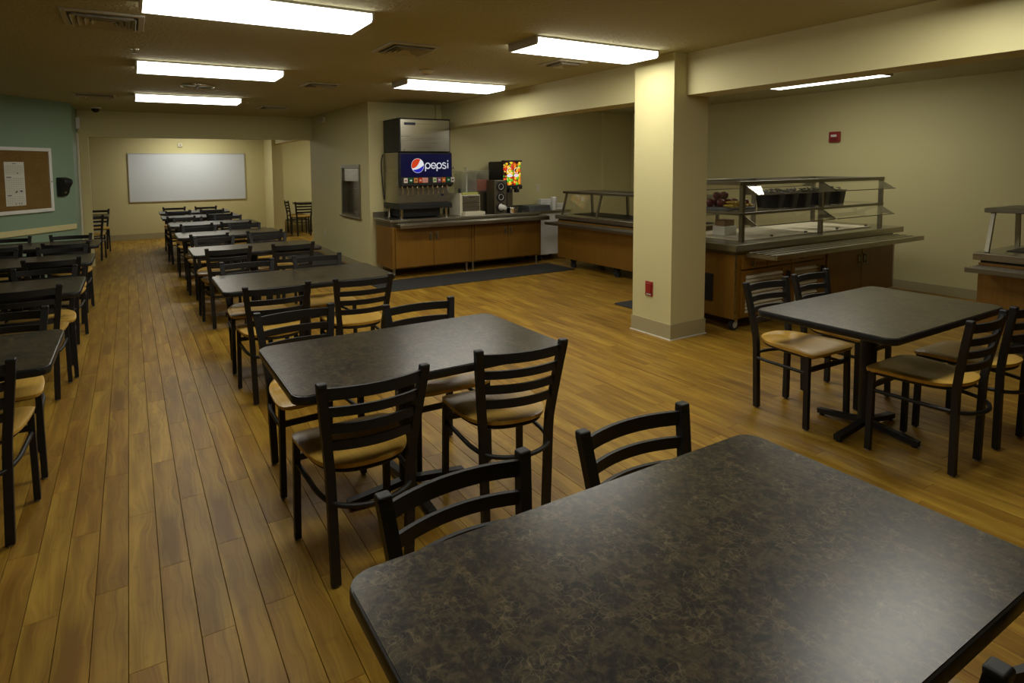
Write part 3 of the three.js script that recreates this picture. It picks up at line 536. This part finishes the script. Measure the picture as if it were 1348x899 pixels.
{ // lit juice machine
  const o = thing('juice_dispenser', 'black juice dispenser with a lit front panel of fruit pictures', 'drink dispenser', [5.09, 0.801, -7.70]);
  part('head', rbx(-0.165, 0.165, 0.36, 0.785, -0.22, 0.205, 0.02), M.black, o);
  part('back_column', rbx(-0.14, 0.14, 0.0, 0.36, -0.22, 0.02, 0.008), M.steelDark, o);
  part('foot', rbx(-0.17, 0.17, 0, 0.075, 0.02, 0.22, 0.008), M.black, o);
  const art = canvasTex(512, 560, (c, w, h) => {
    c.fillStyle = '#3a0f08'; c.fillRect(0, 0, w, h); let s = 7; const r = () => (s = (s * 16807) % 2147483647) / 2147483647;
    const blob = (x, y, q, col, hi) => { c.fillStyle = col; c.beginPath(); c.arc(x, y, q, 0, 7); c.fill(); c.fillStyle = hi; c.beginPath(); c.arc(x - q * 0.3, y - q * 0.3, q * 0.35, 0, 7); c.fill(); };
    for (let i = 0; i < 120; i++) { const k = i % 6; blob(r() * w, r() * h, 18 + r() * 34, ['#e23a12', '#f08a10', '#ffc81a', '#c41e12', '#f4d020', '#58b428'][k], ['#ff7a4a', '#ffc050', '#fff09a', '#f05038', '#fffbc0', '#a8f060'][k]); }
    c.strokeStyle = '#fff6d8'; c.lineWidth = 16; for (const x of [160, 352]) { c.beginPath(); c.arc(x, 210, 66, 0.6, 5.4); c.stroke(); c.fillStyle = '#fff8ff'; c.beginPath(); c.ellipse(x, 330, 78, 34, 0, 0, 7); c.fill(); c.fillStyle = '#c9a0d8'; c.fillRect(x - 56, 322, 112, 14); }
    c.fillStyle = 'rgba(40,10,4,0.9)'; c.fillRect(w / 2 - 6, 0, 12, h);
  });
  const bow = new THREE.CylinderGeometry(0.42, 0.42, 0.35, 12, 1, true, -0.385, 0.77); bow.translate(0, 0.60, 0.207 - 0.42 + 0.032);
  part('picture_panel', flat(bow), std({ color: 0x0a0806, roughness: 0.3, emissive: 0xffffff, emissiveMap: art, emissiveIntensity: 0.95, side: THREE.DoubleSide }), o).userData = { label: 'lit panel printed with mixed fruit in red, orange and yellow' };
  part('panel_frame', merge([rbx(-0.165, 0.165, 0.776, 0.80, 0.16, 0.245, 0.008), rbx(-0.165, 0.165, 0.36, 0.424, 0.16, 0.25, 0.012)]), M.black, o);
  const jl = new THREE.RectAreaLight(new THREE.Color(1, 0.6, 0.25), 0.5, 0.3, 0.34); jl.position.set(0, 0.6, 0.245); jl.rotation.y = Math.PI; o.add(jl);
  for (const x of [-0.06, 0.07]) part('spout', merge([rbx(x - 0.03, x + 0.03, 0.31, 0.40, 0.19, 0.262, 0.012), rbx(x - 0.006, x + 0.006, 0.345, 0.43, 0.258, 0.266, 0.002)]), M.black, o);
  for (const x of [-0.06, 0.07]) part('push_lever', rbx(x - 0.012, x + 0.012, 0.36, 0.40, 0.263, 0.269, 0.002), M.chrome, o);
}
solo('steel_bowl', (() => { const g = new THREE.LatheGeometry([[0, 0], [0.07, 0], [0.075, 0.01], [0.078, 0.08], [0.082, 0.085], [0.072, 0.082], [0.068, 0.012], [0, 0.012]].map(([x, y]) => new THREE.Vector2(x, y)), 24); g.translate(5.03, 0.8015, -7.39); return flat(g); })(), M.chrome, 'small straight sided steel bowl in front of the juice dispenser', 'bowl');
for (let k = 0; k < 5; k++) solo('serving_tray', (() => { const g = slab(roundRect(0.42, 0.33, 0.03, 4), 0, 0.016, 0.004, 3); g.rotateY((rnd() - 0.5) * 0.05); g.translate(5.66 + (rnd() - 0.5) * 0.02, 0.8005 + k * 0.0175, -7.70); return g; })(), M.tray, `dark serving tray, ${['bottom', 'second', 'third', 'fourth', 'topmost'][k]} of the stack on the corner cabinet`, 'tray', 'serving trays');
[[6.02, 0.80, -7.84, 5], [6.15, 0.80, -7.68, 3]].forEach(([x, y, z, n], i) => { for (let k = 0; k < n; k++) solo('foam_box', (() => { const g = merge([rbx(-0.11, 0.11, 0, 0.032, -0.055, 0.055, 0.008)]); g.translate(x - 0.05, y + k * 0.034 + 0.0008, z); return g; })(), M.foam, `white foam box, ${ordinal[k + 1]} from the bottom of the ${i ? 'shorter' : 'taller'} stack`, 'box', 'foam boxes on the corner cabinet'); });
solo('cup_stack', (() => { const pts = [[0, 0], [0.036, 0], [0.046, 0.14]]; for (let k = 0; k < 6; k++) pts.push([0.049, 0.14 + k * 0.012], [0.046, 0.146 + k * 0.012]); pts.push([0.042, 0.21], [0, 0.205]); const g = new THREE.LatheGeometry(pts.map(([x, y]) => new THREE.Vector2(x, y)), 20); g.translate(5.97, 0.80, -7.59); return flat(g); })(), M.foam, 'tall stack of white cups beside the foam boxes', 'cups');

// ---------------------------------------------------------------- hot counters with slanted sneeze guards
function hotCounter(label, x, z0, z1, back, posts, tags) { // front looks to -x, runs along z
  const o = thing('hot_counter', label, 'serving counter', [x, 0, z0]); const L = z1 - z0;
  part('front_panel', boxUV(rbx(0, 0.03, 0.14, 0.70, 0, L, 0.003)), M.cabinet, o);
  part('body', bx(0.03, back, 0.14, 0.70, 0.02, L - 0.02), M.steelDark, o);
  part('end_panel', rbx(0.031, back, 0.14, 0.70, 0, 0.0195, 0.003), M.cabinet, o); part('end_panel', rbx(0.031, back, 0.14, 0.70, L - 0.0195, L, 0.003), M.cabinet, o);
  part('counter_top', rbx(-0.03, back + 0.02, 0.72, 0.78, -0.03, L + 0.03, 0.006), M.steel, o);
  part('top_support', bx(0.01, back, 0.70, 0.72, 0.01, L - 0.01), M.black, o);
  part('well_cover', bx(0.22, back - 0.1, 0.7805, 0.787, 0.1, L - 0.1), M.black, o);
  part('tray_slide', merge([0, 0.06, 0.12, 0.18].map((d) => rbx(-0.05 - d, -0.025 - d, 0.668, 0.682, 0, L, 0.004)).concat([rbx(-0.25, -0.235, 0.645, 0.685, 0, L, 0.004)])), M.steelDark, o);
  for (let k = 0; k < 3; k++) { const z = 0.04 + (L - 0.08) * k / 2; part('slide_bracket', merge([bx(-0.24, 0, 0.652, 0.668, z - 0.012, z + 0.012)]), M.steel, o); }
  posts.forEach((d) => { part('guard_post', sweep([V(0.06, 0.78, d), V(0.15, 1.095, d)], 0.026, 0.026, V(0, 0, 1)), M.steelDark, o); part('guard_post', sweep([V(back - 0.12, 0.78, d), V(back - 0.14, 1.095, d)], 0.03, 0.03, V(0, 0, 1)), M.steelDark, o); });
  part('guard_top', rbx(0.11, back - 0.06, 1.095, 1.13, -0.02, L + 0.02, 0.006), M.steelDark, o);
  for (let k = 0; k + 1 < posts.length; k++) { const a = posts[k] + 0.02, b = posts[k + 1] - 0.02, g = new THREE.BufferGeometry(); const q = [V(0.066, 0.80, a), V(0.066, 0.80, b), V(0.148, 1.085, b), V(0.148, 1.085, a)]; g.setAttribute('position', new THREE.Float32BufferAttribute([0, 1, 2, 0, 2, 3].flatMap((i) => [q[i].x, q[i].y, q[i].z]), 3)); g.computeVertexNormals(); part('guard_pane', boxUV(g), M.glass, o); }
  for (const z of [0.25, L - 0.25, L / 2]) for (const xx of [0.1, back - 0.12]) part('caster', merge([cyl(0.05, 0.05, 0.03, xx, 0.05, z, 16, 'x'), bx(xx - 0.035, xx + 0.035, 0.1, 0.14, z - 0.035, z + 0.035), bx(xx - 0.026, xx - 0.018, 0.04, 0.11, z - 0.02, z + 0.02), bx(xx + 0.018, xx + 0.026, 0.04, 0.11, z - 0.02, z + 0.02)]), M.rubber, o);
  return o;
}
hotCounter('wood fronted hot counter with sneeze guard between the corner cabinet and the column', 5.58, -7.0, -4.7, 0.78, [0.03, 0.78, 1.53, 2.27]);
hotCounter('wood fronted hot counter with sneeze guard beside the salad bar table', 5.9, -2.05, 0.2, 0.78, [0.03, 0.78, 1.53, 2.22]);

// ---------------------------------------------------------------- salad bar
{
  const o = thing('salad_bar', 'wheeled wooden salad bar with two tier steel guard and louvred doors', 'salad bar', [4.64, 0, -3.33]); const W = 2.76, Dp = 0.86;
  part('body', rbx(0, W, 0.115, 0.70, -Dp, 0, 0.004), M.cabinet, o);
  part('counter_top', rbx(-0.06, W + 0.09, 0.735, 0.795, -Dp - 0.05, 0.05, 0.006), M.steel, o);
  part('top_support', bx(0.01, W - 0.01, 0.70, 0.735, -Dp + 0.01, -0.01), M.steelDark, o);
  for (const x of [0, W - 0.025]) part('corner_post', bx(x - 0.002, x + 0.026, 0.115, 0.70, 0.0005, 0.006), M.steel, o);
  // louvred doors
  for (const [a, b] of [[0.075, 0.80], [0.815, 1.37]]) {
    const d = new THREE.Group(); d.name = 'louvre_door'; o.add(d);
    part('door_frame', merge([bx(a, b, 0.515, 0.55, 0.001, 0.022), bx(a, b, 0.13, 0.165, 0.001, 0.022), bx(a, a + 0.05, 0.165, 0.515, 0.001, 0.022), bx(b - 0.12, b, 0.165, 0.515, 0.001, 0.022)].map((g) => g)), M.cabinet, d);
    const lv = sweep([V(a + 0.05, 0, 0.011), V(b - 0.12, 0, 0.011)], 0.006, 0.04, V(0, 1, -0.8)); for (let k = 0; k < 10; k++) { const s = part('louvre', lv, M.cover, d); s.position.y = 0.182 + k * 0.0345; }
    const h = part('handle', handleGeo, M.black, d); h.position.set(b - 0.05, 0.46, 0.022); h.scale.set(0.8, 0.7, 1);
  }
  for (const [a, b] of [[0.075, 0.435], [0.445, 0.80], [0.815, 1.37]]) { const d = part('drawer', rbx(a, b, 0.565, 0.685, 0.001, 0.02, 0.003), M.cabinet, o); const h = part('pull', handleGeo, M.steelDark, d); h.scale.set(0.7, 0.45, 0.9); h.position.set(a + 0.15, 0.612, 0.02); }
  for (const [a, b, hx] of [[1.42, 2.055, 2.01], [2.065, 2.70, 2.11]]) { const d = part('door', rbx(a, b, 0.13, 0.64, 0.001, 0.02, 0.003), M.cabinet, o); const h = part('handle', handleGeo, M.steelDark, d); h.position.set(hx, 0.50, 0.02); }
  part('vent_grille', bx(-0.008, 0.0, 0.25, 0.50, -0.62, -0.22), M.black, o);
  // tray slide
  part('tray_slide', merge([0.07, 0.135, 0.20, 0.265].map((d) => rbx(0.09, W - 0.12, 0.714, 0.728, d, d + 0.035, 0.004)).concat([rbx(0.09, W - 0.12, 0.685, 0.732, 0.315, 0.335, 0.005)])), M.steel, o);
  for (const x of [0.09, 0.93, 1.75, W - 0.14]) part('slide_bracket', bx(x, x + 0.02, 0.685, 0.714, 0.045, 0.315), M.steel, o);
  // guard frame
  const PX = [0.18, 1.43, 2.58];
  for (const x of PX) for (const z of [-0.07, -Dp + 0.05]) part('guard_post', bx(x - 0.018, x + 0.018, 0.795, 1.315, z - 0.018, z + 0.018), M.steelDark, o);
  const frame = (y, t) => merge([rbx(0.12, W - 0.15, y, y + t, -0.085, -0.05, 0.004), rbx(0.12, W - 0.15, y, y + t, -Dp + 0.03, -Dp + 0.065, 0.004), rbx(0.12, 0.155, y, y + t, -Dp + 0.065, -0.085, 0.004), rbx(W - 0.185, W - 0.15, y, y + t, -Dp + 0.065, -0.085, 0.004), rbx(1.40, 1.44, y, y + t, -Dp + 0.065, -0.085, 0.004)]);
  part('top_frame', frame(1.315, 0.036), M.steelDark, o); part('shelf_frame', frame(1.04, 0.025), M.steelDark, o);
  part('top_sheet', bx(0.156, W - 0.186, 1.326, 1.334, -Dp + 0.066, -0.086), M.glass, o);
  part('shelf_sheet', bx(0.156, W - 0.186, 1.056, 1.0645, -Dp + 0.066, -0.086), M.glass, o);
  for (const y of [1.315, 1.04]) for (const [zf, dir] of [[-0.05, 1], [-Dp + 0.03, -1]]) {
    for (let k = 0; k < 2; k++) {
      const a = PX[k] + 0.02, b = PX[k + 1] - 0.02, z1 = zf + dir * 0.13, g = new THREE.BufferGeometry(), q = [V(a, y - 0.002, zf), V(b, y - 0.002, zf), V(b, y - 0.085, z1), V(a, y - 0.085, z1)];
      g.setAttribute('position', new THREE.Float32BufferAttribute([0, 1, 2, 0, 2, 3].flatMap((i) => [q[i].x, q[i].y, q[i].z]), 3)); g.computeVertexNormals(); part('guard_pane', boxUV(g), M.glass, o);
      part('pane_edge', sweep([V(a, y - 0.086, z1), V(b, y - 0.086, z1)], 0.006, 0.008), M.steelDark, o);
      for (const x of [a - 0.006, b + 0.002]) { const s = new THREE.Shape(); s.moveTo(0, 0); s.lineTo(dir * 0.13, -0.083); s.lineTo(0, -0.083); const e = new THREE.ExtrudeGeometry(s, { depth: 0.004, bevelEnabled: false }); e.rotateY(-Math.PI / 2); e.translate(x + 0.004, y - 0.004, zf); part('pane_bracket', boxUV(e), M.steelDark, o); }
    }
  }
  // end panes
  for (const [x, y0, y1] of [[0.145, 0.80, 1.04], [0.145, 1.07, 1.31]]) { const g = new THREE.PlaneGeometry(Dp - 0.16, y1 - y0); g.rotateY(-Math.PI / 2); g.translate(x, (y0 + y1) / 2, -Dp / 2 - 0.01); part('end_pane', flat(g), M.glass, o); }
  // well covers
  for (let k = 0; k < 4; k++) { const a = 0.22 + k * 0.565, g = part('well_cover', rbx(a, a + 0.55, 0.7955, 0.808, -Dp + 0.09, -0.10, 0.004), M.cover, o); part('knob', cyl(0.012, 0.016, 0.018, a + 0.5, 0.817, -0.13, 10), M.steelDark, g); }
  for (const x of [0.08, W - 0.08]) for (const z of [-0.06, -Dp + 0.06]) { const c = part('caster', merge([cyl(0.05, 0.05, 0.032, x, 0.052, z, 20, 'z')]), M.rubber, o); part('hub', cyl(0.03, 0.03, 0.036, x, 0.052, z, 16, 'z'), M.alu, c); part('fork', merge([bx(x - 0.022, x + 0.022, 0.10, 0.115, z - 0.03, z + 0.03), sweep([V(x, 0.052, z + 0.022), V(x + 0.012, 0.11, z + 0.022)], 0.005, 0.03, V(1, 0, 0)), sweep([V(x, 0.052, z - 0.022), V(x + 0.012, 0.11, z - 0.022)], 0.005, 0.03, V(1, 0, 0))]), M.alu, c); }
}
// on the salad bar shelf (top at 1.066)
{
  const SY = 1.0655, Z = -3.72;
  const basket = thing('fruit_tray', 'shallow tray heaped with fruit on the salad bar shelf', 'tray', [5.05, SY, Z]);
  part('tray', slab(roundRect(0.42, 0.34, 0.05, 4), 0, 0.03, 0.008, 3), M.tray, basket);
  const banana = (() => { const pts = []; for (let i = 0; i <= 8; i++) { const a = -1.0 + i * 0.25; pts.push(V(Math.sin(a) * 0.085, 0, Math.cos(a) * 0.085 - 0.07)); } const c = new THREE.CatmullRomCurve3(pts), g = new THREE.TubeGeometry(c, 14, 0.017, 7, false), p = g.attributes.position; for (let i = 0; i <= 14; i++) { const k = Math.min(1, 0.25 + 1.8 * Math.sin(Math.PI * i / 14)), q = c.getPoint(i / 14); for (let j = 0; j <= 7; j++) { const n = i * 8 + j; p.setXYZ(n, q.x + (p.getX(n) - q.x) * k, q.y + (p.getY(n) - q.y) * k, q.z + (p.getZ(n) - q.z) * k); } } g.computeVertexNormals(); return flat(g); })();
  const bm = std({ color: lin(0.52, 0.36, 0.04), roughness: 0.5 }), am = std({ color: lin(0.12, 0.016, 0.014), roughness: 0.35 }), stem = std({ color: lin(0.08, 0.05, 0.02), roughness: 0.8 });
  for (let k = 0; k < 8; k++) { const b = solo('banana', banana, bm, k < 5 ? `yellow banana, ${ordinal[k + 1]} in the bottom layer along the fruit tray edge` : `yellow banana, ${ordinal[k - 4]} in the top layer along the fruit tray edge`, 'banana', 'bananas on the fruit tray'); b.position.set(k < 5 ? 4.885 + k * 0.068 : 4.92 + (k - 5) * 0.068, SY + (k < 5 ? 0.0475 : 0.079), Z + 0.145); b.rotation.set(0, Math.PI / 2 - 0.2, 0); b.scale.setScalar(0.85); }
  const ag = (() => { const g = new THREE.LatheGeometry([[0.004, -0.03], [0.02, -0.036], [0.034, -0.02], [0.04, 0.005], [0.034, 0.028], [0.018, 0.036], [0.003, 0.026]].map(([x, y]) => new THREE.Vector2(x, y)), 14); return flat(g); })();
  [[4.91, 0.068, -0.09], [5.0, 0.068, -0.08], [5.1, 0.068, -0.09], [4.95, 0.068, 0.0], [5.05, 0.068, 0.01], [5.15, 0.068, 0.0], [4.96, 0.135, -0.05], [5.05, 0.135, -0.04], [5.18, 0.068, 0.09]].forEach(([x, y, z], k) => { const a = thing('apple', 'dark red apple heaped on the fruit tray behind the bananas', 'apple', [x, SY + y, Z + z], 0, 'apples on the fruit tray'); part('flesh', ag, am, a); part('stem', cyl(0.002, 0.002, 0.02, 0, 0.036, 0, 5), stem, a); });
  const leafM = std({ color: lin(0.012, 0.022, 0.010), roughness: 0.6, side: THREE.DoubleSide });
  const pot = (x, k) => {
    const o = thing('planter_box', `square black planter of leafy sprigs, ${ordinal[k + 1]} from the fruit tray`, 'planter', [x, SY, Z + 0.1], 0, 'planters on the salad bar shelf');
    const s = new THREE.CylinderGeometry(0.098 * 1.414, 0.082 * 1.414, 0.15, 4, 1); s.rotateY(Math.PI / 4); s.translate(0, 0.075, 0); part('pot', flat(s), M.black, o);
    part('pot_rim', merge([bx(-0.105, 0.105, 0.142, 0.155, 0.09, 0.105), bx(-0.105, 0.105, 0.142, 0.155, -0.105, -0.09), bx(-0.105, -0.09, 0.142, 0.155, -0.09, 0.09), bx(0.09, 0.105, 0.142, 0.155, -0.09, 0.09)]), M.black, o);
    const leaves = []; for (let i = 0; i < 26; i++) { const g = new THREE.SphereGeometry(0.022, 6, 4); g.scale(1, 0.25, 0.6); g.rotateZ((rnd() - 0.5) * 1.2); g.rotateY(rnd() * 6.3); g.translate((rnd() - 0.5) * 0.19, 0.15 + rnd() * 0.035, (rnd() - 0.5) * 0.19); leaves.push(flat(g)); }
    const f = part('foliage', merge(leaves), leafM, o); f.userData = { kind: 'stuff' };
  };
  [5.57, 5.80, 6.03, 6.37, 6.66].forEach((x, k) => pot(x, k));
  // behind the guard on the counter
  const bm2 = solo('napkin_box', rbx(-0.09, 0.09, 0, 0.09, -0.07, 0.07, 0.004), M.foam, 'white carton on the salad bar top below the fruit', 'box'); bm2.position.set(5.12, 0.8085, -3.80);
  const bb = solo('carton', rbx(-0.075, 0.075, 0, 0.06, -0.055, 0.055, 0.004), std({ color: lin(0.25, 0.15, 0.06), roughness: 0.7 }), 'small brown carton stacked on the white carton', 'box'); bb.position.set(5.12, 0.899, -3.80);
}

// ---------------------------------------------------------------- floor mats
const matGeo = (w, d) => slab(roundRect(w, d, 0.03, 4), 0, 0.01, 0.003, 3);
{ const a = solo('floor_mat', matGeo(2.95, 0.66), M.mat, 'long dark rubber mat in front of the drinks counter', 'mat'); a.position.set(4.12, 0, -6.93);
  const b = solo('floor_mat', matGeo(0.62, 2.1), M.mat, 'dark rubber mat along the wall below the hatch', 'mat'); b.position.set(2.6, 0, -9.5);
  const c = solo('floor_mat', matGeo(0.86, 0.72), M.mat, 'dark rubber mat behind the cream column', 'mat'); c.position.set(4.96, 0, -4.36); }

// ---------------------------------------------------------------- on the walls
{
  const o = thing('whiteboard', 'wide blank whiteboard in a thin metal frame on the end wall', 'whiteboard', [1.19, 0.815, -14.7]);
  part('panel', bx(-1.18, 1.18, 0.02, 1.05, 0.002, 0.018), M.board, o);
  part('frame', merge([bx(-1.2, 1.2, 1.05, 1.068, 0, 0.024), bx(-1.2, 1.2, 0, 0.02, 0, 0.024), bx(-1.2, -1.18, 0.02, 1.05, 0, 0.024), bx(1.18, 1.2, 0.02, 1.05, 0, 0.024)]), M.alu, o);
}
{ // notice board: local frame of the green wall
  const o = onGreen(thing('notice_board', 'cork notice board in a pale frame on the green wall', 'notice board')); const x1 = DL - 0.39, x0 = x1 - 1.25;
  part('cork', bx(x0 + 0.045, x1 - 0.045, 1.02, 1.765, 0.004, 0.02), M.cork, o);
  part('frame', merge([rbx(x0, x1, 1.765, 1.81, 0, 0.035, 0.005), rbx(x0, x1, 0.975, 1.02, 0, 0.035, 0.005), rbx(x0, x0 + 0.045, 1.02, 1.765, 0, 0.035, 0.005), rbx(x1 - 0.045, x1, 1.02, 1.765, 0, 0.035, 0.005)]), M.white, o);
  part('lock', cyl(0.008, 0.008, 0.01, x1 - 0.022, 1.37, 0.036, 10, 'z'), M.steelDark, o);
  const paper = canvasTex(256, 512, (c, w, h) => {
    c.fillStyle = '#cfccc0'; c.fillRect(0, 0, w, h); c.fillStyle = '#55554f'; c.fillRect(w * 0.4, 18, w * 0.2, 7);
    c.strokeStyle = '#7c7a72'; c.lineWidth = 2; for (const [y0, n] of [[44, 4], [190, 8], [402, 4]]) { for (let i = 0; i <= n; i++) { c.beginPath(); c.moveTo(18, y0 + i * 24); c.lineTo(w - 18, y0 + i * 24); c.stroke(); } for (let i = 0; i <= 7; i++) { c.beginPath(); c.moveTo(18 + i * (w - 36) / 7, y0); c.lineTo(18 + i * (w - 36) / 7, y0 + n * 24); c.stroke(); } for (let i = 0; i < n * 7; i++) { c.fillStyle = '#a9a79c'; c.fillRect(22 + (i % 7) * (w - 36) / 7, y0 + 6 + Math.floor(i / 7) * 24, 18, 3); } }
    c.fillStyle = '#4a4a46'; c.fillRect(22, 172, 60, 10); c.fillRect(22, 386, 56, 9); c.fillStyle = '#6a5a18'; c.beginPath(); c.ellipse(140, 350, 20, 9, -0.5, 0, 7); c.fill(); c.fillStyle = '#343a44'; c.beginPath(); c.ellipse(202, 344, 20, 8, 0.2, 0, 7); c.fill(); c.fillStyle = '#5a4a20'; c.fillRect(160, 126, 14, 12); for (const x of [120, 160, 190]) c.fillRect(x, 482, 10, 14);
  });
  const g = onGreen(solo('calendar_sheet', (() => { const s = new THREE.BoxGeometry(0.27, 0.545, 0.003); s.translate(x1 - 0.545, 1.353, 0.0225); return s; })(), [M.white, M.white, M.white, M.white, std({ map: paper, roughness: 0.8 }), M.white], 'printed calendar sheet pinned to the cork notice board', 'paper'));
}
{ // black dispenser
  const o = onGreen(thing('soap_dispenser', 'black wall dispenser on the green wall beside the notice board', 'dispenser')); const x = DL - 0.24;
  const s = new THREE.Shape(); s.moveTo(0, 1.17); s.lineTo(0.03, 1.165); s.quadraticCurveTo(0.075, 1.19, 0.085, 1.27); s.lineTo(0.13, 1.335); s.quadraticCurveTo(0.14, 1.38, 0.115, 1.395); s.quadraticCurveTo(0.05, 1.43, 0, 1.42);
  const g = new THREE.ExtrudeGeometry(s, { depth: 0.11, bevelEnabled: true, bevelSize: 0.012, bevelThickness: 0.015, bevelSegments: 2, bevelOffset: -0.012, curveSegments: 5 }); g.rotateY(-Math.PI / 2); g.translate(x + 0.055, 0, 0.002); part('shell', toCreasedNormals(flat(g), 0.6), M.black, o);
  part('window', rbx(x - 0.02, x + 0.02, 1.20, 1.25, 0.06, 0.078, 0.006), M.steelDark, o);
}
{ const o = thing('wall_box', 'small white box high on the green return', 'wall box', [-0.66, 2.14, -10.72]); part('case', rbx(0, 0.05, 0, 0.17, -0.08, 0.08, 0.008), M.white, o); part('seam', bx(0.0495, 0.0515, 0.08, 0.086, -0.075, 0.075), M.vent, o); }
{ const o = thing('clock_sensor', 'small ivory sensor above the whiteboard', 'sensor', [1.03, 2.02, -14.7]); part('case', rbx(-0.05, 0.05, 0, 0.09, 0, 0.04, 0.01), M.ivory, o); part('eye', cyl(0.018, 0.018, 0.01, 0, 0.045, 0.042, 12, 'z'), M.steelDark, o); }
{ const o = thing('fire_alarm', 'small red fire alarm strobe on the long cream wall', 'fire alarm', [8, 1.845, -4.325]); part('case', rbx(-0.04, 0, -0.068, 0.068, -0.068, 0.068, 0.01), M.red, o); part('strobe', rbx(-0.052, -0.04, 0.0, 0.03, -0.035, 0.035, 0.004), M.white, o); part('horn', merge([-0.05, -0.035, -0.02].map((y) => bx(-0.044, -0.04, y, y + 0.006, -0.04, 0.04))), M.black, o); }
{ const o = thing('alarm_switch', 'dark red switch plate low on the cream column', 'switch', [3.98, 0.41, -3.7]); part('plate', rbx(-0.01, 0, -0.065, 0.065, -0.042, 0.042, 0.003), M.red, o); part('cover', rbx(-0.022, -0.0101, -0.038, 0.05, -0.03, 0.03, 0.004), M.red, o); part('mark', bx(-0.0125, -0.01, -0.055, -0.043, -0.026, 0.026), M.white, o); }
const outlet = (label, p, ry) => { const o = thing('power_outlet', label, 'outlet', p, ry); part('plate', rbx(-0.037, 0.037, -0.06, 0.06, 0, 0.006, 0.002), M.ivory, o); for (const y of [-0.024, 0.024]) part('socket', merge([rbx(-0.017, 0.017, y - 0.014, y + 0.014, 0.0055, 0.0085, 0.002), bx(-0.008, -0.005, y - 0.006, y + 0.006, 0.008, 0.0092), bx(0.005, 0.008, y - 0.006, y + 0.006, 0.008, 0.0092)]), M.cover, o); };
outlet('ivory power outlet on the servery wall above the trays', [5.955, 1.15, -8], 0);
outlet('ivory power outlet low on the wall beneath the hatch', [2.98, 0.37, -10.27], -Math.PI / 2);
{ const o = thing('conduit', 'thin horizontal pipe on the servery wall beside the ice maker', 'pipe', [0, 0, 0]); part('pipe', cyl(0.012, 0.012, 0.36, 4.18, 1.50, -7.985, 10, 'x'), M.ivory, o); for (const x of [4.03, 4.33]) part('clip', bx(x - 0.01, x + 0.01, 1.484, 1.516, -8, -7.972), M.steelDark, o); }

// ---------------------------------------------------------------- on the ceiling
function airVent(x, z, s, label) { // four-way diffuser
  const o = thing('air_vent', label, 'vent', [x, CEIL, z], 0, 'square ceiling vents'); const h = s / 2;
  const d = h - 0.027; part('duct', merge([bx(-d, d, 0.34, 0.35, -d, d), bx(-d, -d + 0.004, 0.001, 0.34, -d, d), bx(d - 0.004, d, 0.001, 0.34, -d, d), bx(-d, d, 0.001, 0.34, -d, -d + 0.004), bx(-d, d, 0.001, 0.34, d - 0.004, d)]), M.alu, o);
  part('frame', merge([rbx(-h, h, -0.014, 0, -h, -h + 0.035, 0.004), rbx(-h, h, -0.014, 0, h - 0.035, h, 0.004), rbx(-h, -h + 0.035, -0.014, 0, -h + 0.035, h - 0.035, 0.004), rbx(h - 0.035, h, -0.014, 0, -h + 0.035, h - 0.035, 0.004)]), M.vent, o);
  for (let k = 0; k < 4; k++) { const q = h - 0.06 - k * (h - 0.06) / 4.6; for (let d = 0; d < 4; d++) { const g = part('slat', sweep([V(-q, -0.016, q), V(q, -0.016, q)], 0.003, 0.034, V(0, 0.7, -0.7)), M.vent, o); g.rotation.y = d * Math.PI / 2; } }
}
for (const v of VENTS) airVent(...v);
{ const o = thing('round_grille', 'round chrome ringed ceiling grille over the long row', 'grille', [0.71, CEIL, -7.22]); const t = new THREE.TorusGeometry(0.16, 0.012, 8, 36); t.rotateX(Math.PI / 2); t.translate(0, -0.012, 0); part('ring', flat(t), M.chrome, o); part('disc', cyl(0.155, 0.155, 0.01, 0, -0.005, 0, 32), M.steel, o); part('bar', bx(-0.006, 0.006, -0.03, -0.01, -0.15, 0.15), M.steelDark, o); }
{ const o = thing('smoke_detector', 'round ivory smoke detector near the ice maker', 'smoke detector', [2.54, CEIL, -5.2]); const g = new THREE.LatheGeometry([[0, -0.04], [0.035, -0.038], [0.055, -0.025], [0.065, -0.012], [0.068, 0], [0, 0]].map(([x, y]) => new THREE.Vector2(x, y)), 20); part('body', flat(g), M.ivory, o); part('ring', cyl(0.03, 0.028, 0.005, 0, -0.041, 0, 14), M.vent, o); }
{ const o = thing('sprinkler', 'tiny ceiling sprinkler head beside the aisle light', 'sprinkler', [0.08, CEIL, -5.28]); part('flange', cyl(0.03, 0.034, 0.006, 0, -0.003, 0, 16), M.chrome, o); part('stem', cyl(0.008, 0.008, 0.03, 0, -0.02, 0, 8), M.chrome, o); part('deflector', cyl(0.02, 0.02, 0.003, 0, -0.037, 0, 12), M.chrome, o); }
{ const o = thing('dome_camera', 'dark dome camera on the ceiling by the green wall', 'camera', [-0.385, CEIL, -10.35]); part('base', cyl(0.075, 0.08, 0.02, 0, -0.01, 0, 20), M.ivory, o); const g = new THREE.SphereGeometry(0.055, 16, 8, 0, Math.PI * 2, Math.PI / 2, Math.PI / 2); g.translate(0, -0.02, 0); part('dome', flat(g), M.black, o); }
{ const o = thing('emergency_light', 'small twin headed emergency light high on the passage wall', 'emergency light', [2.98, 2.33, -10.1]); part('case', rbx(-0.06, 0, -0.035, 0.05, -0.09, 0.09, 0.008), M.ivory, o); for (const z of [-0.05, 0.05]) part('lamp_head', cyl(0.028, 0.034, 0.05, -0.08, -0.01, z, 14, 'x'), M.alu, o); }

scene.traverse((o) => { if (o.isLight) o.castShadow = true; });
renderer.render(scene, camera);
